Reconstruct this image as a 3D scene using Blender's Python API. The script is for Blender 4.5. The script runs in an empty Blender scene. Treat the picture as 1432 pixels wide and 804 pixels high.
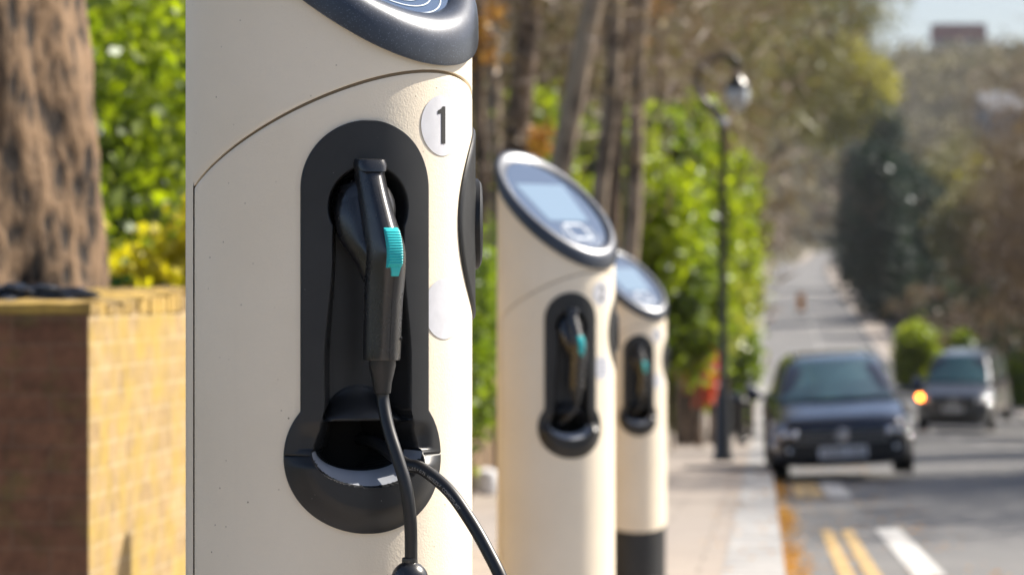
import bpy, bmesh, math, random
import numpy as np
from mathutils import Vector, Matrix
random.seed(7); rng = np.random.default_rng(11)
S = bpy.context.scene; C = S.collection
R = math.radians; PI = math.pi
EYE = 0.944                      # camera height over the pavement at the nearest post

# ------------------------------------------------------------------ materials
def mat(name):
    m = bpy.data.materials.new(name); m.use_nodes = True
    nt = m.node_tree; return m, nt, nt.nodes['Principled BSDF']
def N(nt, typ, **kw):
    n = nt.nodes.new(typ)
    for k, v in kw.items():
        if k in n.inputs: n.inputs[k].default_value = v
        else: setattr(n, k, v)
    return n
def ramp(nt, fac, stops):
    r = nt.nodes.new('ShaderNodeValToRGB'); e = r.color_ramp.elements
    while len(e) < len(stops): e.new(0.5)
    for k, (p, c) in enumerate(stops):
        e[k].position = p; e[k].color = (*c, 1)
    nt.links.new(fac, r.inputs[0]); return r.outputs[0]
def mixc(nt, f, a, b, mode='MIX'):
    n = nt.nodes.new('ShaderNodeMix'); n.data_type = 'RGBA'; n.blend_type = mode
    for i, v in ((0, f), (6, a), (7, b)):
        if hasattr(v, 'links'): nt.links.new(v, n.inputs[i])
        elif i == 0: n.inputs[0].default_value = v
        else: n.inputs[i].default_value = (*v, 1)
    return n.outputs[2]
def coords(nt, kind='Object', scale=(1, 1, 1), rot=(0, 0, 0)):
    t = nt.nodes.new('ShaderNodeTexCoord'); mp = nt.nodes.new('ShaderNodeMapping')
    mp.inputs['Scale'].default_value = scale; mp.inputs['Rotation'].default_value = rot
    nt.links.new(t.outputs[kind], mp.inputs['Vector']); return mp.outputs[0]
def noise(nt, vec, scale, detail=4, rough=.55):
    n = N(nt, 'ShaderNodeTexNoise', Scale=scale, Detail=detail, Roughness=rough)
    nt.links.new(vec, n.inputs['Vector']); return n.outputs['Fac']
def bump(nt, bs, h, strength, dist):
    b = N(nt, 'ShaderNodeBump', Strength=strength, Distance=dist)
    nt.links.new(h, b.inputs['Height']); nt.links.new(b.outputs[0], bs.inputs['Normal'])
def simple(name, col, rough=.5, metal=0, spec=.5, coat=0, var=.0, vscale=8):
    m, nt, b = mat(name)
    b.inputs['Base Color'].default_value = (*col, 1)
    b.inputs['Roughness'].default_value = rough; b.inputs['Metallic'].default_value = metal
    b.inputs['Specular IOR Level'].default_value = spec; b.inputs['Coat Weight'].default_value = coat
    if var:
        v = coords(nt); f = noise(nt, v, vscale)
        c = ramp(nt, f, [(.3, tuple(x*(1-var) for x in col)), (.7, tuple(min(1, x*(1+var)) for x in col))])
        nt.links.new(c, b.inputs['Base Color'])
    return m

def cream_paint():
    m, nt, b = mat('cream textured paint')
    v = coords(nt)
    blot = noise(nt, v, 5, 3)
    base = ramp(nt, blot, [(.3, (.80, .70, .545)), (.7, (.85, .755, .605))])
    # sparse dirt specks
    vo = N(nt, 'ShaderNodeTexVoronoi', Scale=62.0); nt.links.new(v, vo.inputs['Vector'])
    sp = ramp(nt, vo.outputs['Distance'], [(.03, (1, 1, 1)), (.085, (0, 0, 0))])
    pick = N(nt, 'ShaderNodeSeparateColor'); nt.links.new(vo.outputs['Color'], pick.inputs[0])
    sel = ramp(nt, pick.outputs[0], [(.45, (0, 0, 0)), (.9, (1, 1, 1))])
    f = mixc(nt, 1.0, sp, sel, 'MULTIPLY')
    col = mixc(nt, f, base, (.22, .16, .10))
    # faint vertical streaks of grime
    vs = coords(nt, scale=(18, 18, .7)); st = noise(nt, vs, 1.0, 5)
    stf = ramp(nt, st, [(.60, (0, 0, 0)), (.85, (.22, .22, .22))])
    col = mixc(nt, stf, col, (.55, .46, .33))
    nt.links.new(col, b.inputs['Base Color'])
    b.inputs['Roughness'].default_value = .42
    n1 = noise(nt, v, 420, 2, .5); n2 = noise(nt, v, 90, 2, .5)
    mx = mixc(nt, .35, n1, n2)
    bump(nt, b, mx, .48, .0011)
    return m
def black_plastic(name='black moulded plastic', col=(.0105, .011, .012), rough=.42):
    m, nt, b = mat(name); v = coords(nt)
    # pale scuffs and dust specks
    vo = N(nt, 'ShaderNodeTexVoronoi', Scale=150.0); nt.links.new(v, vo.inputs['Vector'])
    sp = ramp(nt, vo.outputs['Distance'], [(.05, (1, 1, 1)), (.10, (0, 0, 0))])
    pick = N(nt, 'ShaderNodeSeparateColor'); nt.links.new(vo.outputs['Color'], pick.inputs[0])
    sel = ramp(nt, pick.outputs[0], [(.93, (0, 0, 0)), (.99, (.7, .7, .7))])
    f = mixc(nt, 1.0, sp, sel, 'MULTIPLY')
    d = noise(nt, v, 14, 4); base = ramp(nt, d, [(.3, col), (.75, tuple(x*1.7 for x in col))])
    nt.links.new(mixc(nt, f, base, (.25, .25, .25)), b.inputs['Base Color'])
    rr = noise(nt, v, 30, 3); r = N(nt, 'ShaderNodeMapRange'); nt.links.new(rr, r.inputs[0])
    r.inputs[3].default_value = rough-.08; r.inputs[4].default_value = rough+.1
    nt.links.new(r.outputs[0], b.inputs['Roughness'])
    bump(nt, b, noise(nt, v, 900, 2), .25, .0004)
    return m
def brick_mat(name, c1, c2, mortar, lichen=None, lf=(.45, .6), scale=1):
    m, nt, b = mat(name)
    t = nt.nodes.new('ShaderNodeTexCoord'); uv = t.outputs['UV']
    br = N(nt, 'ShaderNodeTexBrick', Scale=1.0); br.inputs['Brick Width'].default_value = .225*scale
    br.inputs['Row Height'].default_value = .075*scale; br.inputs['Mortar Size'].default_value = .006*scale
    br.inputs['Color1'].default_value = (*c1, 1); br.inputs['Color2'].default_value = (*c2, 1)
    br.inputs['Mortar'].default_value = (*mortar, 1); br.inputs['Bias'].default_value = 0
    nt.links.new(uv, br.inputs['Vector'])
    o = t.outputs['Object']; n1 = noise(nt, o, 16, 6, .65)
    col = mixc(nt, .6, br.outputs['Color'], ramp(nt, n1, [(.25, tuple(x*.55 for x in c1)), (.75, tuple(min(1, x*1.5) for x in c2))]))
    if lichen:
        n2 = noise(nt, o, 7, 6, .65)
        col = mixc(nt, ramp(nt, n2, [(lf[0], (0, 0, 0)), (lf[1], (.7, .7, .7))]), col, lichen)
    nt.links.new(col, b.inputs['Base Color']); b.inputs['Roughness'].default_value = .9
    h = mixc(nt, .4, br.outputs['Fac'], noise(nt, o, 60, 4)); bb = N(nt, 'ShaderNodeBump', Strength=.7, Distance=.006); bb.invert = True
    nt.links.new(h, bb.inputs['Height']); nt.links.new(bb.outputs[0], b.inputs['Normal'])
    return m
def leaf_mat(name, cols, trans=.5, rough=.45, scale=.7):
    m, nt, b = mat(name); nt.nodes.remove(b)
    out = nt.nodes['Material Output']
    g = nt.nodes.new('ShaderNodeNewGeometry'); v = coords(nt)
    n = noise(nt, v, scale, 3)
    mx = nt.nodes.new('ShaderNodeMath'); mx.operation = 'MULTIPLY_ADD'
    nt.links.new(g.outputs['Random Per Island'], mx.inputs[0]); mx.inputs[1].default_value = .5
    sb = nt.nodes.new('ShaderNodeMath'); sb.operation = 'MULTIPLY_ADD'
    nt.links.new(n, sb.inputs[0]); sb.inputs[1].default_value = 1.3; sb.inputs[2].default_value = -.4
    nt.links.new(sb.outputs[0], mx.inputs[2])
    k = len(cols); c = ramp(nt, mx.outputs[0], [(i/(k-1) if k > 1 else 0, cc) for i, cc in enumerate(cols)])
    d = nt.nodes.new('ShaderNodeBsdfDiffuse'); tr = nt.nodes.new('ShaderNodeBsdfTranslucent')
    gl = N(nt, 'ShaderNodeBsdfGlossy', Roughness=rough)
    gl.inputs['Color'].default_value = (.9, .95, 1, 1)
    nt.links.new(c, d.inputs[0])
    nt.links.new(mixc(nt, 1, c, (1.25, 1.35, .7), 'MULTIPLY'), tr.inputs[0])
    a = N(nt, 'ShaderNodeMixShader', Fac=trans) if False else nt.nodes.new('ShaderNodeMixShader')
    a.inputs[0].default_value = trans
    nt.links.new(d.outputs[0], a.inputs[1]); nt.links.new(tr.outputs[0], a.inputs[2])
    e = nt.nodes.new('ShaderNodeMixShader'); e.inputs[0].default_value = .05
    nt.links.new(a.outputs[0], e.inputs[1]); nt.links.new(gl.outputs[0], e.inputs[2])
    nt.links.new(e.outputs[0], out.inputs['Surface'])
    return m
def bark_mat(name, c1, c2, scale=6, b_=.02):
    m, nt, b = mat(name); v = coords(nt, scale=(1, 1, .45))
    n1 = noise(nt, v, scale, 6, .65)
    vo = N(nt, 'ShaderNodeTexVoronoi', Scale=scale*1.3); nt.links.new(v, vo.inputs['Vector'])
    f = mixc(nt, .3, n1, vo.outputs['Distance'])
    nt.links.new(ramp(nt, f, [(.40, c1), (.54, c2)]), b.inputs['Base Color'])
    b.inputs['Roughness'].default_value = .9; bump(nt, b, f, .8, b_); return m
def asphalt_mat():
    m, nt, b = mat('worn asphalt'); v = coords(nt)
    n1 = noise(nt, v, .6, 4); n2 = noise(nt, v, 70, 3); vs = coords(nt, scale=(1.2, .12, 1)); n3 = noise(nt, vs, 1.0, 4)
    c = ramp(nt, mixc(nt, .5, n1, n3), [(.35, (.105, .105, .11)), (.65, (.185, .18, .175))])
    c = mixc(nt, .35, c, ramp(nt, n2, [(.3, (.06, .06, .06)), (.7, (.27, .26, .25))]))
    nt.links.new(c, b.inputs['Base Color']); b.inputs['Roughness'].default_value = .72
    bump(nt, b, n2, .5, .006); return m
def slab_mat():
    m, nt, b = mat('concrete paving slabs'); v = coords(nt, rot=(0, 0, R(4.26)))
    br = N(nt, 'ShaderNodeTexBrick', Scale=1.0); br.inputs['Brick Width'].default_value = .62
    br.inputs['Row Height'].default_value = .62; br.inputs['Mortar Size'].default_value = .009
    br.inputs['Color1'].default_value = (.29, .245, .215, 1); br.inputs['Color2'].default_value = (.33, .285, .25, 1)
    br.inputs['Mortar'].default_value = (.10, .085, .07, 1); nt.links.new(v, br.inputs['Vector'])
    o = coords(nt); n1 = noise(nt, o, 1.7, 5); n2 = noise(nt, o, 50, 3)
    c = mixc(nt, .4, br.outputs['Color'], ramp(nt, n1, [(.3, (.17, .15, .135)), (.7, (.38, .335, .295))]))
    nt.links.new(c, b.inputs['Base Color']); b.inputs['Roughness'].default_value = .85
    bump(nt, b, mixc(nt, .5, br.outputs['Fac'], n2), .3, .004); return m
def two_tone(name, a, b2, scale, rough=.85, bs=.3, bd=.02, lo=.35, hi=.65):
    m, nt, b = mat(name); v = coords(nt); n = noise(nt, v, scale, 6, .62)
    nt.links.new(ramp(nt, n, [(lo, a), (hi, b2)]), b.inputs['Base Color'])
    b.inputs['Roughness'].default_value = rough; bump(nt, b, n, bs, bd); return m
def paint_worn(name, col, under=(.12, .12, .12)):
    m, nt, b = mat(name); v = coords(nt); n = noise(nt, v, 9, 6, .7)
    nt.links.new(mixc(nt, ramp(nt, n, [(.52, (0, 0, 0)), (.62, (.8, .8, .8))]), col, under), b.inputs['Base Color'])
    b.inputs['Roughness'].default_value = .7; return m

M = {}
M['cream'] = cream_paint()
M['black'] = black_plastic()
M['grip'] = black_plastic('black handle plastic', (.012, .012, .013), .27); M['grip'].node_tree.nodes['Principled BSDF'].inputs['Specular IOR Level'].default_value = .8
M['cap'] = black_plastic('dark blue grey cap plastic', (.026, .031, .042), .33); M['cap'].node_tree.nodes['Principled BSDF'].inputs['Metallic'].default_value = .4; M['cap'].node_tree.nodes['Principled BSDF'].inputs['Coat Weight'].default_value = .4; M['cap'].node_tree.nodes['Principled BSDF'].inputs['Coat Roughness'].default_value = .25
_nt = M['cap'].node_tree; _b = _nt.nodes['Principled BSDF']; _v = coords(_nt)
_vo = N(_nt, 'ShaderNodeTexVoronoi', Scale=900.0); _nt.links.new(_v, _vo.inputs['Vector'])
_sc = N(_nt, 'ShaderNodeSeparateColor'); _nt.links.new(_vo.outputs['Color'], _sc.inputs[0])
_prev = _b.inputs['Base Color'].links[0].from_socket
_nt.links.new(mixc(_nt, ramp(_nt, _sc.outputs[0], [(.88, (0, 0, 0)), (1.0, (.5, .5, .5))]), _prev, (.13, .155, .20)), _b.inputs['Base Color'])
M['rubber'] = simple('black cable rubber', (.014, .014, .015), .38)
M['lip'] = simple('pale grey lip', (.34, .36, .40), .35, 0, .5, 0, .1, 30)
M['teal'] = simple('teal plastic', (.03, .50, .52), .35)
M['sticker'] = simple('off white sticker vinyl', (.56, .565, .60), .5, var=.06, vscale=60)
M['ink'] = simple('black ink', (.015, .015, .015), .5)
M['glass_blue'] = simple('blue grey display glass', (.035, .075, .15), .06, 0, .8, .5)
M['lcd'] = simple('pale display panel', (.15, .235, .33), .08, 0, .5, .5)
M['white_line'] = simple('white printed line', (.50, .56, .62), .35)
M['gap'] = simple('brown seam strip', (.26, .20, .13), .8)
M['asphalt'] = asphalt_mat(); M['slab'] = slab_mat()
M['kerb'] = two_tone('granite kerb', (.22, .22, .23), (.40, .39, .38), 6)
M['soil'] = two_tone('earth with grass', (.03, .035, .014), (.08, .068, .036), .5)
M['hill'] = two_tone('hillside ground', (.09, .09, .06), (.16, .14, .11), .02)
M['yellow_paint'] = paint_worn('worn yellow road paint', (.50, .34, .14))
M['white_paint'] = paint_worn('worn white road paint', (.56, .55, .53))
M['brick'] = brick_mat('stock brick with lichen', (.21, .135, .055), (.36, .25, .115), (.44, .36, .22), (.38, .26, .025), (.44, .64), .86)
M['brick_shade'] = brick_mat('shade darkened red brown brick', (.085, .036, .02), (.20, .095, .05), (.15, .10, .065), (.13, .12, .03), (.52, .72), .86)  # redder brick for the end wall, with its shade mixed into the darker colour
M['mouth_shade'] = simple('matt black liner', (.004, .004, .004), .9)
M['brick_red'] = brick_mat('red brick', (.34, .15, .09), (.42, .21, .13), (.4, .34, .28))
M['moss'] = two_tone('mossy wall top', (.12, .08, .035), (.46, .30, .06), 7, bs=.8)
M['bark'] = bark_mat('flaking plane bark', (.018, .012, .009), (.215, .135, .075), 13, .06)
M['bark2'] = bark_mat('brown grey bark', (.04, .028, .02), (.22, .155, .105), 5)
M['bark3'] = bark_mat('pale grey bark', (.10, .075, .055), (.36, .28, .20), 5)
M['leaf_lime'] = leaf_mat('lime spring leaves', [(.035, .05, .008), (.16, .21, .010), (.36, .42, .012), (.52, .52, .03)])
M['leaf_green'] = leaf_mat('mid green leaves', [(.02, .035, .008), (.09, .135, .012), (.22, .29, .018), (.40, .45, .04)])
M['leaf_dark'] = leaf_mat('dark green leaves', [(.008, .022, .010), (.02, .05, .018), (.04, .085, .025)], .3)
M['leaf_ivy'] = leaf_mat('blue green ivy leaves', [(.006, .016, .010), (.014, .034, .022), (.04, .07, .035)], .2)
M['leaf_yellow'] = leaf_mat('yellow blossom', [(.42, .36, .01), (.62, .52, .015), (.75, .62, .03)])
M['leaf_pale'] = leaf_mat('pale yellow green leaves', [(.14, .20, .02), (.34, .36, .05), (.50, .44, .08)])
M['leaf_red'] = leaf_mat('red leaves', [(.30, .03, .02), (.55, .09, .06), (.62, .18, .10)])
M['leaf_willow'] = leaf_mat('yellow willow leaves', [(.16, .15, .03), (.34, .30, .03), (.48, .40, .04)], .5, .6, .15)
M['leaf_rust'] = leaf_mat('orange brown dead leaves', [(.30, .13, .02), (.52, .24, .03), (.62, .36, .06)], .3)
M['twig_olive'] = leaf_mat('olive twigs and buds', [(.10, .09, .036), (.22, .195, .08), (.34, .30, .12)], .2, .6, .3)
M['twig_brown'] = leaf_mat('brown twigs', [(.10, .065, .048), (.21, .145, .108), (.31, .22, .165)], .2, .6, .3)
M['wood_far'] = leaf_mat('far woodland', [(.06, .048, .028), (.15, .112, .07), (.20, .165, .055), (.30, .25, .07)], .1, .7, .018)
M['post_black'] = simple('black painted iron', (.018, .019, .021), .28, 0, .6)
M['lamp_glass'] = simple('pale frosted lamp glass', (.62, .68, .74), .12, 0, .7)
M['chrome'] = simple('polished chrome', (.85, .86, .88), .06, 1)
M['car_blue'] = simple('dark blue grey car paint', (.018, .026, .042), .22, .55, .6, 1)
M['car_silver'] = simple('grey silver car paint', (.07, .076, .088), .28, .6, .5, 1)
M['car_glass'] = simple('tinted car glass', (.05, .12, .13), .08, .25, 1.0, 1)
M['trim'] = simple('black car trim', (.012, .012, .013), .5)
M['tyre'] = simple('tyre rubber', (.02, .02, .02), .8)
M['alloy'] = simple('grey alloy', (.35, .36, .38), .3, .9)
M['head_glass'] = simple('headlamp lens', (.72, .77, .84), .08, 0, .8, 1)
M['plate'] = simple('number plate', (.80, .81, .84), .35)
M['fence_wood'] = two_tone('weathered fence boards', (.16, .10, .06), (.34, .24, .14), 5)
M['fence_dark'] = simple('dark stained timber', (.03, .022, .018), .6)
M['house_white'] = simple('white render', (.62, .62, .64), .8, var=.08)
M['house_grey'] = simple('grey blue render', (.22, .25, .30), .8, var=.1)
M['roof_red'] = simple('maroon roof', (.17, .03, .05), .7)
M['roof_grey'] = simple('grey slate roof', (.20, .215, .25), .6)
M['window'] = simple('window glass', (.03, .04, .05), .08, 0, .8)
M['bin_bag'] = simple('dark glossy polythene', (.03, .035, .045), .22, 0, .6)
M['orange_sign'] = simple('orange sign face', (.62, .24, .04), .5)
m, nt, b = mat('lit amber indicator'); b.inputs['Base Color'].default_value = (.9, .25, .02, 1)
b.inputs['Emission Color'].default_value = (1, .22, .02, 1); b.inputs['Emission Strength'].default_value = 14
M['amber'] = m

# ------------------------------------------------------------------ object helpers
def link_mesh(name, verts, faces, material=None, parent=None, smooth=True, sharp=None, uvs=False):
    me = bpy.data.meshes.new(name)
    me.from_pydata([tuple(v) for v in verts], [], [tuple(f) for f in faces]); me.update()
    if smooth and len(me.polygons):
        me.polygons.foreach_set('use_smooth', [True]*len(me.polygons))
        if sharp: me.set_sharp_from_angle(angle=R(sharp))
    o = bpy.data.objects.new(name, me); C.objects.link(o)
    if material: me.materials.append(material)
    if parent: o.parent = parent
    if uvs:
        uv = me.uv_layers.new(name='UVMap')
        for p in me.polygons:
            n = p.normal
            for li in p.loop_indices:
                co = me.vertices[me.loops[li].vertex_index].co
                if abs(n.z) > .7: t = (co.x, co.y)
                elif abs(n.x) > abs(n.y): t = (co.y, co.z)
                else: t = (co.x, co.z)
                uv.data[li].uv = t
    return o
class MB:
    def __init__(s): s.v = []; s.f = []
    def add(s, v, f):
        k = len(s.v); s.v += [tuple(x) for x in v]; s.f += [tuple(i+k for i in q) for q in f]; return s
    def box(s, x0, x1, y0, y1, z0, z1, xf=None):
        v = [(x0, y0, z0), (x1, y0, z0), (x1, y1, z0), (x0, y1, z0), (x0, y0, z1), (x1, y0, z1), (x1, y1, z1), (x0, y1, z1)]
        if xf: v = [xf(*p) for p in v]
        return s.add(v, [(0, 3, 2, 1), (4, 5, 6, 7), (0, 1, 5, 4), (1, 2, 6, 5), (2, 3, 7, 6), (3, 0, 4, 7)])
    def tube(s, pts, rad, n=8, cap=True):
        pts = [Vector(p) for p in pts]
        if not hasattr(rad, '__len__'): rad = [rad]*len(pts)
        vs = []; fs = []; up = None
        for i, p in enumerate(pts):
            t = (pts[min(i+1, len(pts)-1)]-pts[max(i-1, 0)]).normalized()
            if up is None: up = t.orthogonal().normalized()
            else:
                up = up - t*up.dot(t); up = up.normalized() if up.length > 1e-6 else t.orthogonal().normalized()
            b = t.cross(up)
            for k in range(n):
                a = 2*PI*k/n; vs.append(p+(up*math.cos(a)+b*math.sin(a))*rad[i])
        for i in range(len(pts)-1):
            for k in range(n):
                fs.append((i*n+k, i*n+(k+1) % n, (i+1)*n+(k+1) % n, (i+1)*n+k))
        if cap:
            fs.append(tuple(range(n-1, -1, -1))); fs.append(tuple((len(pts)-1)*n+k for k in range(n)))
        return s.add(vs, fs)
    def lathe(s, prof, n=32, axis='z', o=(0, 0, 0)):
        vs = []; fs = []
        for (r, h) in prof:
            for k in range(n):
                a = 2*PI*k/n; x, y = r*math.cos(a), r*math.sin(a)
                vs.append({'z': (o[0]+x, o[1]+y, o[2]+h), 'x': (o[0]+h, o[1]+x, o[2]+y), 'y': (o[0]+x, o[1]+h, o[2]+y)}[axis])
        for i in range(len(prof)-1):
            for k in range(n):
                fs.append((i*n+k, i*n+(k+1) % n, (i+1)*n+(k+1) % n, (i+1)*n+k))
        fs.append(tuple(range(n-1, -1, -1))); fs.append(tuple((len(prof)-1)*n+k for k in range(n)))
        return s.add(vs, fs)
    def build(s, name, m, parent=None, smooth=True, sharp=35, uvs=False):
        return link_mesh(name, s.v, s.f, m, parent, smooth, sharp, uvs)
def grid(P, nu, nv, wrap=False):
    f = []
    for i in range(nv-1):
        for k in range(nu if wrap else nu-1):
            f.append((i*nu+k, i*nu+(k+1) % nu, (i+1)*nu+(k+1) % nu, (i+1)*nu+k))
    return f
def thing(name, label, cat, loc=(0, 0, 0), rz=0, group=None):
    o = bpy.data.objects.new(name, None); C.objects.link(o); o.empty_display_size = .2
    o.location = loc; o.rotation_euler = (0, 0, rz); o['label'] = label; o['category'] = cat
    if group: o['group'] = group
    return o
def tag(o, label, cat, group=None, kind=None):
    if label: o['label'] = label
    if cat: o['category'] = cat
    if group: o['group'] = group
    if kind: o['kind'] = kind
    return o
KIDS = {}
def copy_tree(o, label=None, parent=None):
    c = o.copy(); C.objects.link(c)
    if parent: c.parent = parent
    if label: c['label'] = label
    for ch in [x for x in C.objects if x.parent == o]: copy_tree(ch, None, c)
    return c
def catmull(pts, n=8):
    out = []; P = [Vector(p) for p in pts]; P = [P[0]*2-P[1]]+P+[P[-1]*2-P[-2]]
    for i in range(1, len(P)-2):
        a, b, c, d = P[i-1:i+3]
        for k in range(n):
            t = k/n; out.append(.5*((2*b)+(c-a)*t+(2*a-5*b+4*c-d)*t*t+(3*b-a-3*c+d)*t**3))
    out.append(P[-2]); return out

# ------------------------------------------------------------------ the lie of the land
KN = [(-60, 1.6), (-20, .0), (0, -.80), (15.4, -1.345), (42, -2.17), (85, -3.6), (150, -4.6), (223, -4.75), (303, -2.4), (400, 0.), (600, 4.), (1000, 11.), (1100, 34.), (1200, 58.), (1300, 78.), (1400, 86.), (1700, 86.)]
def ZG(y):
    for i in range(len(KN)-1):
        if y <= KN[i+1][0] or i == len(KN)-2:
            (x0, a), (x1, b) = KN[i], KN[i+1]
            m0 = (b-KN[i-1][1])/(x1-KN[i-1][0]) if i else (b-a)/(x1-x0)
            m1 = (KN[i+2][1]-a)/(KN[i+2][0]-x0) if i+2 < len(KN) else (b-a)/(x1-x0)
            h = x1-x0; t = min(max((y-x0)/h, 0), 1)
            z = (2*t**3-3*t*t+1)*a+(t**3-2*t*t+t)*h*m0+(-2*t**3+3*t*t)*b+(t**3-t*t)*h*m1
            return z+EYE
_c = ZG(3.88)
KN = [(a, b-_c) for a, b in KN]                # the pavement by the nearest post is z = 0
def XK(y): return .11+.0745*y+(.0000325*(y-300)**2 if y > 300 else 0)
def sm(x, a, b):
    t = min(max((x-a)/(b-a), 0), 1); return t*t*(3-2*t)
RW = 8.0
def lift(y, t):
    d = abs(t-4); a = sm(y, 330, 900)*45*sm(d, 14, 120)
    return a*(1-sm(y, 1000, 1400))
def G(x, y): return ZG(y)+lift(y, x-XK(y))
def PT(t, y, dz=0): return (XK(y)+t, y, G(XK(y)+t, y)+dz)
def road_z(t, y): return ZG(y)-.125+.028*min(t, RW-t)
ys = [-30+i*1.5 for i in range(60)]+[60+i*4 for i in range(60)]+[300+i*12 for i in range(60)]+[1020+i*20 for i in range(36)]
def strip(name, t0, t1, nt_, zf, m, y0=-30, y1=1000, kind='structure'):
    Y = [y for y in ys if y0 <= y <= y1]; vs = []
    for y in Y:
        for k in range(nt_):
            t = t0+(t1-t0)*k/(nt_-1); vs.append((XK(y)+t, y, zf(t, y)))
    o = link_mesh(name, vs, grid(None, nt_, len(Y)), m, None, True); o['kind'] = kind; return o
xs = [-900, -700, -500, -380, -280, -200, -140, -100, -70, -50, -35, -25, -18, -12, -8, -5, -2.5, 0, 4, 8, 11, 14, 18, 24, 32, 44, 60, 80, 110, 150, 200, 280, 380, 500, 700, 950]
vs = []
for y in ys+[1760, 1900]:
    for t in xs:
        z = ZG(min(y, 1700))+lift(y, t)-.03
        if -2.5 < t < 11: z -= .30
        vs.append((XK(min(y, 1200))+t, y, z))
g = link_mesh('ground', vs, grid(None, len(xs), len(ys)+2), M['soil']); g['kind'] = 'structure'
strip('road', 0, RW, 9, road_z, M['asphalt'])
strip('pavement', -2.6, -.30, 5, lambda t, y: ZG(y), M['slab'])
strip('pavement', RW+.15, RW+3, 3, lambda t, y: ZG(y), M['slab'])
def kerb(t0, t1, y0, y1):
    mb = MB(); y = y0
    while y < y1:
        L = .9 if y < 60 else 3.0
        def xf(a, b_, c): return (XK(b_)+a, b_, ZG(b_)+c)
        mb.box(t0, t1, y+.006, y+L-.006, -.3, .004+random.uniform(-.002, .003), xf); y += L
    o = mb.build('kerb', M['kerb'], sharp=30); o['kind'] = 'structure'
kerb(-.30, 0, -6, 420); kerb(RW, RW+.15, -6, 420)
def paintline(name, t0, t1, y0, y1, m, n=8):
    vs = []
    for i in range(n+1):
        y = y0+(y1-y0)*i/n
        for t in (t0, t1): vs.append((XK(y)+t, y, road_z(t, y)+.005))
    o = link_mesh(name, vs, grid(None, 2, n+1), m); o['kind'] = 'structure'
for a, b in ((.30, .385), (.44, .525)):
    paintline('yellow_line', a, b, -5, 23.8, M['yellow_paint'], 24); paintline('yellow_line', a-.1, b-.06, 31, 36, M['yellow_paint'])
paintline('white_line', .69, .86, 17.6, 23.8, M['white_paint']); paintline('white_line', .50, .72, 31, 36, M['white_paint'])
for y in range(26, 300, 9): paintline('white_line', 4.0, 4.12, y, y+4, M['white_paint'])
paintline('white_line', 4.4, 6.6, 46, 47.2, M['white_paint']); paintline('white_line', 3.0, 3.3, 27, 31, M['white_paint'])
# leaf litter in the gutter and on the kerb joint
def flakes(n, yf, tf, size, zoff=.008):
    vs = []; fs = []
    for i in range(n):
        y = yf(); t = tf(); z = (road_z(t, y) if t > 0 else ZG(y))+zoff+random.uniform(0, .015)
        a = random.uniform(0, PI); s = size*random.uniform(.6, 1.3); k = len(vs); x = XK(y)+t
        for q, (du, dv) in enumerate(((-1, 0), (0, -.6), (1, 0), (0, .6))):
            vs.append((x+s*(du*math.cos(a)-dv*math.sin(a)), y+s*(du*math.sin(a)+dv*math.cos(a)), z+random.uniform(-.004, .012)))
        fs.append((k, k+1, k+2, k+3))
    return vs, fs
v_, f_ = flakes(1500, lambda: random.choice((random.uniform(10, 44), random.gauss(19, 1.5), random.gauss(26, 1.2), random.gauss(34, 2))), lambda: abs(random.gauss(0, .07))+.005, .026)
v2, f2 = flakes(500, lambda: random.uniform(8, 44), lambda: random.uniform(-.45, 1.2), .02)
v_ += v2; f_ += [tuple(i+len(v_)-len(v2) for i in q) for q in f2]
tag(link_mesh('leaf_litter', v_, f_, M['leaf_rust'], None, False), 'orange brown fallen leaves along the kerb gutter', 'leaf litter', kind='stuff')

# ------------------------------------------------------------------ charging posts
r0 = .165
def cyl(phi, r, z): return (r*math.sin(phi), -r*math.cos(phi), z)
CAPZ = 1.190; CAPS = .88; CR = .1725
def cap_plane(y): return CAPZ+CAPS*(CR+y)
SEAMK = .545
def seam_z(phi, off=0): return 1.186+off-SEAMK*r0*(1-math.cos(phi))
PC = R(-31.5)                                    # centre of the plug recess
ZT, ZB, HW, BRX, BRZ = 1.053, .756, .0763, .0955, .0845
def outline(z, grow=0):
    """half width of the recess plate (arc metres) at height z, or None"""
    w = -1.0
    if ZB <= z <= ZT: w = HW+grow
    if z > ZT and z-ZT < HW+grow: w = max(w, math.sqrt((HW+grow)**2-(z-ZT)**2))
    if abs(z-ZB) < BRZ+grow: w = max(w, (BRX+grow)*math.sqrt(1-((z-ZB)/(BRZ+grow))**2))
    return w
def ss(x): x = min(max(x, 0), 1); return x*x*(3-2*x)
QX, QZ, QC = .063, .040, .764
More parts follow.
